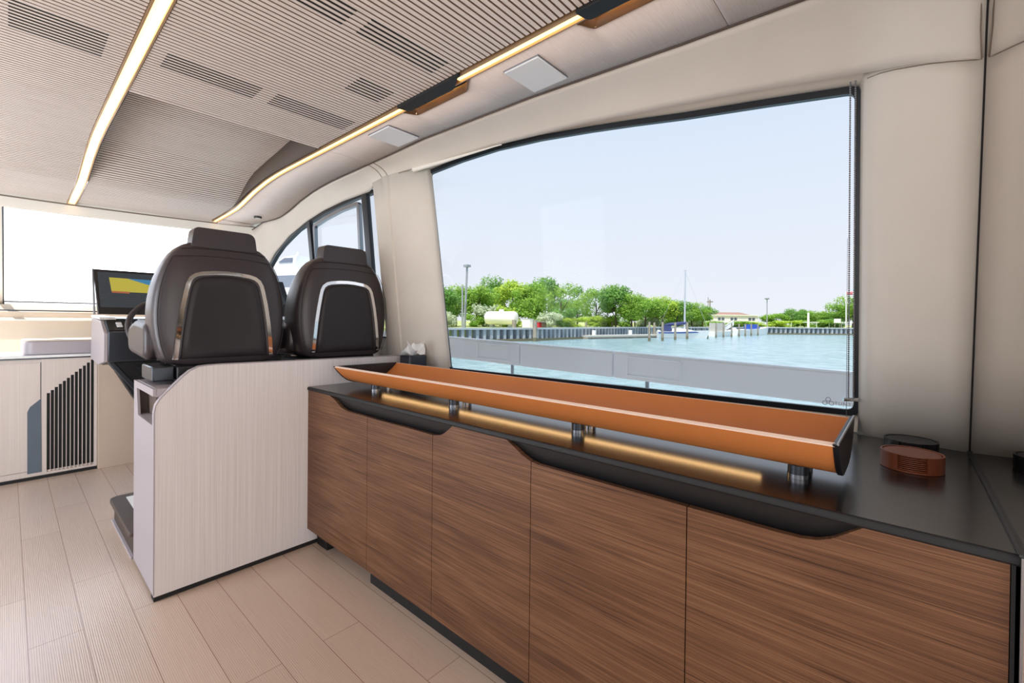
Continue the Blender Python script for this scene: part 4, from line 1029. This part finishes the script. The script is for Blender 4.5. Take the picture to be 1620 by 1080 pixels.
MB().loft([[bq(-.01, -.4, zt_), bq(1.01, -.4, zt_), bq(1.01, 9.4, zt_), bq(-.01, 9.4, zt_)], [bq(-.01, -.4, zt_+.25), bq(1.01, -.4, zt_+.25), bq(1.01, 9.4, zt_+.25), bq(-.01, 9.4, zt_+.25)]]).obj('eaves', 'white', bl)
MB().loft([[bq(.16, 0, zt_+.25), bq(.84, 0, zt_+.25), bq(.84, 9, zt_+.25), bq(.16, 9, zt_+.25)], [bq(.27, 4, zr_), bq(.72, 4, zr_), bq(.72, 5, zr_), bq(.27, 5, zr_)]]).obj('roof', 'roof', bl)
for t_ in (.14, .22, .42, .50, .82, .90): MB().loft([[bq(t_-.03, -.06, zt_-1.6), bq(t_+.03, -.06, zt_-1.6), bq(t_+.03, .02, zt_-1.6), bq(t_-.03, .02, zt_-1.6)], [bq(t_-.03, -.06, zt_-.7), bq(t_+.03, -.06, zt_-.7), bq(t_+.03, .02, zt_-.7), bq(t_-.03, .02, zt_-.7)]]).obj('window', 'window_dark', bl)

# poles
def pole(name, px, ytop, ybase, d, r, mt, label, cat, extra=None, lean=0):
    b_ = P(px+lean, ybase, d); t2 = P(px, ytop, d); b_.z = min(b_.z, ZL) if ybase > 505 else b_.z
    o = thing(name, b_, label, cat); MB().tube([b_, t2], [r, r*.8], 8).obj('pole', mt, o)
    if extra: extra(o, t2)
    return o
pole('light_mast', 739, 421, 512, 58, .16, 'lampgrey', 'tall grey light mast among the trees at left edge of window', 'light pole',
     lambda o, t2: MB().box(t2.x-.35, t2.x+.35, t2.y-.35, t2.y+.35, t2.z-.1, t2.z+.18).obj('lamp_head', 'lampgrey', o), lean=-4)
pole('utility_pole', 731.5, 452, 512, 57, .13, 'lampgrey', 'shorter grey pole just left of the tall light mast', 'pole')
pole('street_lamp', 1213.5, 472, 517.5, 108, .12, 'lampgrey', 'slim street lamp standing alone at left end of the lawn', 'street lamp',
     lambda o, t2: MB().sphere(t2, .55, 12, 8, 1, 1, .5).obj('lamp_head', 'lampgrey', o))
pole('utility_pole', 1123.2, 474, 510, 140, .2, 'polewood', 'thicker wooden utility pole left of the far building', 'pole',
     lambda o, t2: MB().box(t2.x-.1, t2.x+.1, t2.y-.9, t2.y+.9, t2.z-.8, t2.z-.5).obj('cross_arm', 'polewood', o))
pole('utility_pole', 1120.3, 470, 510, 152, .12, 'polewood', 'thin wooden pole behind the utility pole left of the far building', 'pole')
pole('radio_mast', 1306.5, 482, 506, 190, .2, 'lampgrey', 'faint distant mast above the trees on the right', 'mast')
pole('marker_post', 1278.8, 494.5, 511.5, 116, .28, 'white', 'white post standing on the lawn in front of the right trees', 'post')
def flagx(o, t2):
    rows = [[t2+Vector((0, -.02-k*.28, -.1-j*.28))+Vector((.12*math.sin(k*1.1), 0, 0)) for k in range(6)] for j in range(4)]
    MB().grid(rows).obj('flag', 'flag', o, solid=.02)
pole('flag_pole', 1338.5, 461, 511.5, 118, .13, 'white', 'white flag pole with a faded red flag near right edge of window', 'flag pole', flagx)
# sign board, fence rail
b_ = P(1325, 511.5, 114); b_.z = ZL
sg = thing('sign_board', b_, 'small white notice board on the lawn left of the flag pole', 'sign')
c_ = P(1325, 507.5, 114)
MB().loft([[c_+RI*a_+Vector((0, 0, b2_))+FW*dd for a_, b2_ in ((-.85, -.5), (.85, -.5), (.85, .55), (-.85, .55))] for dd in (0, .1)]).obj('board', 'white', sg)
for a_ in (-.6, .6): MB().tube([Vector((c_.x, c_.y, ZL))+RI*a_+FW*.12, c_+RI*a_+FW*.12], .06, 6).obj('post', 'pile', sg)
fr = thing('rail_fence', P(1330, 510, 121), 'low white rail fence along the back of the lawn', 'fence')
MB().tube([P(1250, 509.5, 122), P(1312, 510, 121), P(1349, 510.5, 119), P(1372, 511, 118)], .09, 6).obj('rail', 'white', fr)
for px in (1252, 1266, 1292, 1312, 1331, 1345, 1360): q = P(px, 510, 121); MB().tube([Vector((q.x, q.y, ZL-.1)), q], .07, 6).obj('post', 'white', fr)
# tank and utility boxes behind the wall
d_t = 64
a_, b2_ = P(769, 512.5, d_t), P(818, 512.5, d_t-2); r_t = .95
tk = thing('storage_tank', (a_+b2_)/2, 'white horizontal storage tank behind the sea wall at left', 'tank')
a_.z = b2_.z = ZL+r_t+.35
d_ = (b2_-a_).normalized()
MB().tube([a_, a_+d_*.12, a_+d_*.4, b2_-d_*.4, b2_-d_*.12, b2_], [r_t*.5, r_t*.85, r_t, r_t, r_t*.85, r_t*.5], 20).obj('vessel', 'tank', tk)
MB().cyl((a_+b2_)/2+Vector((0, 0, r_t*.9)), (a_+b2_)/2+Vector((0, 0, r_t+.3)), .35, .35, 14).obj('manhole', 'tank', tk)
for t_ in (.2, .8): q = a_+(b2_-a_)*t_; MB().box(q.x-.3, q.x+.3, q.y-.3, q.y+.3, ZL-.1, q.z-.5).obj('saddle', 'cap', tk)
def bbox_thing(name, px, d, w_, h_, mt, label, cat):
    q = P(px, 518, d); q.z = ZL-.05; o = thing(name, q, label, cat)
    MB().box(q.x-.4, q.x+.4, q.y-w_/2, q.y+w_/2, q.z, q.z+h_).obj('housing', mt, o, bevel=.03)
    MB().box(q.x-.43, q.x-.395, q.y-w_*.42, q.y+w_*.42, q.z+.15, q.z+h_-.12).obj('door', mt, o)
    MB().box(q.x-.45, q.x+.45, q.y-w_/2-.04, q.y+w_/2+.04, q.z+h_, q.z+h_+.06).obj('lid', 'cap', o)
bbox_thing('utility_box', 835, 60, 1.35, 1.25, 'tank', 'square white utility box between the two thick pilings', 'utility box')
bbox_thing('fire_box', 852.5, 62, .55, .85, 'red', 'small red box on the sea wall right of the utility box', 'box')
bbox_thing('power_pedestal', 860.5, 62, .25, .85, 'bark', 'small dark pedestal right of the red box', 'pedestal')

# yacht seen through the forward side window
yb0 = P(431, 478, 46); yb1 = P(512, 478, 44)
ya_ = thing('neighbour_yacht', Vector(((yb0.x+yb1.x)/2, (yb0.y+yb1.y)/2, WZ)), 'white motor yacht moored beyond the forward side window', 'yacht')
u_ = (yb1-yb0); u_.z = 0; Lh = u_.length; u_.normalize(); n_ = Vector((-u_.y, u_.x, 0))
yb0.z = WZ
def yq(t_, s_, z_): return yb0+u_*(Lh*t_)+n_*s_+Vector((0, 0, z_))
zz = lambda py: P(460, py, 45).z-WZ
MB().loft([[yq(t_, -2*w_, .002), yq(t_, 2*w_, .002), yq(t_, 2.4*w_, h_), yq(t_, -2.4*w_, h_)] for t_, w_, h_ in ((-.35, .25, zz(458)), (-.1, .7, zz(464)), (.3, 1, zz(470)), (1.3, 1, zz(474)))]).obj('hull', 'white', ya_, smooth=40)
MB().loft([[yq(t_, -1.7, zz(468)), yq(t_, 1.7, zz(468)), yq(t_+.02, 1.6, h_), yq(t_+.02, -1.6, h_)] for t_, h_ in ((.0, zz(446)), (.3, zz(428)), (1.1, zz(428)))]).obj('saloon', 'white', ya_)
MB().loft([[yq(t_, -1.72, zz(456)), yq(t_, 1.72, zz(456)), yq(t_, 1.68, h_), yq(t_, -1.68, h_)] for t_, h_ in ((.12, zz(446)), (.35, zz(438)), (1.05, zz(438)))]).obj('saloon_glass', 'window_dark', ya_)
MB().loft([[yq(t_, -1.5, zz(428)), yq(t_, 1.5, zz(428)), yq(t_+.03, 1.4, h_), yq(t_+.03, -1.4, h_)] for t_, h_ in ((.25, zz(418)), (.42, zz(409)), (.66, zz(407)))]).obj('flybridge', 'white', ya_)
MB().loft([[yq(t_, -1.52, zz(418)), yq(t_, 1.52, zz(418)), yq(t_, 1.46, h_), yq(t_, -1.46, h_)] for t_, h_ in ((.36, zz(416)), (.46, zz(411)), (.62, zz(411)))]).obj('flybridge_glass', 'window_dark', ya_)
MB().tube([yq(.48, 0, zz(408)), yq(.50, 0, zz(398))], [.12, .05], 8).obj('radar_mast', 'white', ya_)

# ---------------------------------------------------------------- trees
def crown_mesh(seed, nb, nl, leaf, squash=1.0, hollow=.0):
    r = random.Random(seed); blobs = []
    for i in range(nb):
        u_ = Vector((r.gauss(0, 1), r.gauss(0, 1), r.gauss(0, 1))).normalized(); k_ = r.uniform(.55, 1.0)
        blobs.append((Vector((u_.x*.36*k_, u_.y*.36*k_, .54+u_.z*.34*k_)), r.uniform(.11, .19)))
    vv = []; ff = []
    for i in range(nl):
        c, R_ = blobs[r.randrange(nb)]
        d_ = Vector((r.gauss(0, 1), r.gauss(0, 1), r.gauss(0, .8))).normalized(); p = c+d_*R_*(r.uniform(.55, 1.0))
        n_ = (d_+Vector((r.gauss(0, .5), r.gauss(0, .5), r.gauss(0, .5)+.4))).normalized(); a_ = n_.orthogonal().normalized(); b_ = n_.cross(a_); th = r.uniform(0, 6.28)
        a_, b_ = a_*math.cos(th)+b_*math.sin(th), b_*math.cos(th)-a_*math.sin(th); s_ = leaf*r.uniform(.6, 1.3); k = len(vv)
        vv += [p-a_*s_, p-b_*s_*.55+n_*s_*.15, p+a_*s_, p+b_*s_*.55+n_*s_*.15]; ff.append((k, k+1, k+2, k+3))
    me = bpy.data.meshes.new('foliage'); me.from_pydata(vv, [], ff); return me, blobs
def trunk_mesh(blobs, seed):
    r = random.Random(seed); mb = MB(); mb.tube([(0, 0, -.02), (.01, 0, .2), (.0, .01, .55)], [.022, .017, .008], 7)
    for c, R_ in blobs[:6]: mb.tube([(0, 0, .18+.2*r.random()), tuple(c*.6+Vector((0, 0, .06))), tuple(c)], [.010, .007, .003], 5)
    me = bpy.data.meshes.new('trunk'); me.from_pydata(mb.v, [], mb.f); me.materials.append(M['bark']); return me
CR = []
for i, (nb, nl, lf) in enumerate(((24, 5200, .024), (30, 5600, .022), (17, 2600, .022), (14, 2600, .032))):
    me, bb = crown_mesh(20+i, nb, nl, lf); CR.append((me, trunk_mesh(bb, 40+i)))
CM = {}
def tree(px, ytop, wpx, d, kind, mt, label, name='broadleaf_tree', zb=None, group='trees along the shore', sink=0.0):
    top = P(px, ytop, d); h_ = top.z-(ZL if zb is None else zb)
    w_ = wpx/F*d*1.38
    key = (kind, mt)
    if key not in CM: me = CR[kind][0].copy(); me.materials.clear(); me.materials.append(M[mt]); CM[key] = me
    o = thing(name, (top.x, top.y, ZL if zb is None else zb), label, 'tree' if 'tree' in name else 'bush', group)
    f_ = bpy.data.objects.new('foliage', CM[key]); col.objects.link(f_); f_.parent = o
    sc_ = (w_/.86, w_/.86, h_*(1.02 if not sink else 1.25)); f_.scale = sc_; f_.location = (0, 0, -h_*sink); f_.rotation_euler = (0, 0, rnd.uniform(0, 6.28))
    if not sink:
        t_ = bpy.data.objects.new('trunk', CR[kind][1]); col.objects.link(t_); t_.parent = o; t_.scale = sc_
        t_.rotation_euler = f_.rotation_euler
    return o
TR = [(690, 446, 62, 66, 0, 'leaf_dark', 'dark green tree at the very left edge of the window, left of the light mast'),
      (722, 449, 50, 72, 1, 'leaf', 'green tree directly behind the tall light mast'),
      (754, 447, 52, 70, 0, 'leaf', 'green tree just right of the light mast'),
      (778, 435, 46, 80, 1, 'leaf_dark', 'tall tree above the middle of the white tank'),
      (812, 439, 58, 74, 0, 'leaf_yellow', 'broad yellow-green tree above the right end of the tank'),
      (838, 445, 48, 70, 1, 'leaf', 'green tree above the white utility box'),
      (863, 432, 50, 82, 0, 'leaf_dark', 'tallest round-crowned tree above the red box'),
      (888, 446, 46, 76, 2, 'leaf', 'open green tree right of the tallest tree'),
      (914, 443, 44, 88, 2, 'leaf_dark', 'airy tree with sky showing through, above left end of the floating dock'),
      (944, 449, 44, 84, 2, 'leaf', 'second airy tree, above the middle of the floating dock'),
      (975, 445, 52, 80, 0, 'leaf_dark', 'round full tree above the right part of the floating dock'),
      (1000, 462, 44, 78, 1, 'leaf', 'lower green tree right of the round full tree'),
      (1022, 466, 46, 86, 0, 'leaf', 'green tree above the free-standing green piling'),
      (1048, 467, 44, 90, 1, 'leaf_yellow', "yellow-green tree left of the sailboat's mast"),
      (1072, 471, 42, 92, 0, 'leaf_dark', "dark tree directly behind the sailboat's mast"),
      (1095, 477, 40, 96, 1, 'leaf', "green tree right of the sailboat's mast"),
      (1112, 482, 30, 100, 0, 'leaf_dark', 'last tree of the left grove, beside the utility poles'),
      (1228, 494, 36, 126, 0, 'leaf', 'first tree of the right grove, right of the street lamp'),
      (1254, 487, 30, 132, 1, 'leaf_dark', 'second tree of the right grove'),
      (1273, 487, 24, 134, 0, 'leaf_dark', 'narrow tree behind the white marker post'),
      (1296, 491, 44, 130, 1, 'leaf', 'wide low tree right of the white marker post'),
      (1328, 476, 38, 126, 2, 'leaf', 'tree above the white notice board'),
      (1350, 466, 46, 124, 1, 'leaf', 'tall tree behind the flag pole at the window edge'),
      (1385, 470, 50, 122, 0, 'leaf_dark', 'tree hidden past the right edge of the window')]
for a_ in TR[:-1]: tree(*a_)
BU = [(705, 486, 34, 60, 3, 'leaf_silver', 'silvery bush at foot of the light mast'), (775, 470, 42, 67, 3, 'leaf_silver', 'large silvery bush behind left end of the tank'),
      (752, 492, 30, 66, 3, 'leaf', 'green bush between light mast and tank'),
      (802, 476, 40, 68, 3, 'leaf_yellow', 'yellow-green bush rising over the tank'), (868, 488, 40, 66, 3, 'leaf_silver', 'pale bush right of the red box'),
      (840, 478, 44, 69, 3, 'leaf', 'green bush behind the utility box'), (890, 478, 36, 72, 3, 'leaf_dark', 'deep green bush left of the dock'),
      (905, 500, 46, 74, 3, 'leaf_yellow', 'bright low bush at left end of the floating dock'), (945, 498, 48, 82, 3, 'leaf_yellow', 'bright low bush behind the middle of the floating dock'),
      (985, 496, 46, 86, 3, 'leaf', 'green low bush below the round full tree'), (1018, 490, 40, 92, 3, 'leaf_silver', 'greyish bush left of the sailboat'),
      (1050, 494, 44, 98, 3, 'leaf', 'green bush behind the navy sail cover'), (1085, 494, 40, 104, 3, 'leaf_silver', "pale bush behind the sailboat's bow"), (1108, 497, 34, 108, 3, 'leaf', 'green bush beside the utility poles'),
      (1150, 504, 60, 112, 3, 'leaf', 'low hedge in front of the far building, left half'), (1185, 505, 40, 114, 3, 'leaf_yellow', 'low hedge in front of the far building, right half'),
      (1240, 502, 40, 122, 3, 'leaf_yellow', 'yellow-green bush at left of the right grove'), (1285, 501, 46, 124, 3, 'leaf', 'low bush right of the marker post'), (1315, 498, 30, 123, 3, 'leaf_dark', 'dark bush behind the notice board')]
for a_ in BU: tree(a_[0], a_[1]-(7 if a_[0] < 1120 else 1), *a_[2:], name='shrub', group='bushes along the shore', sink=.28)
bpy.context.view_layer.update()
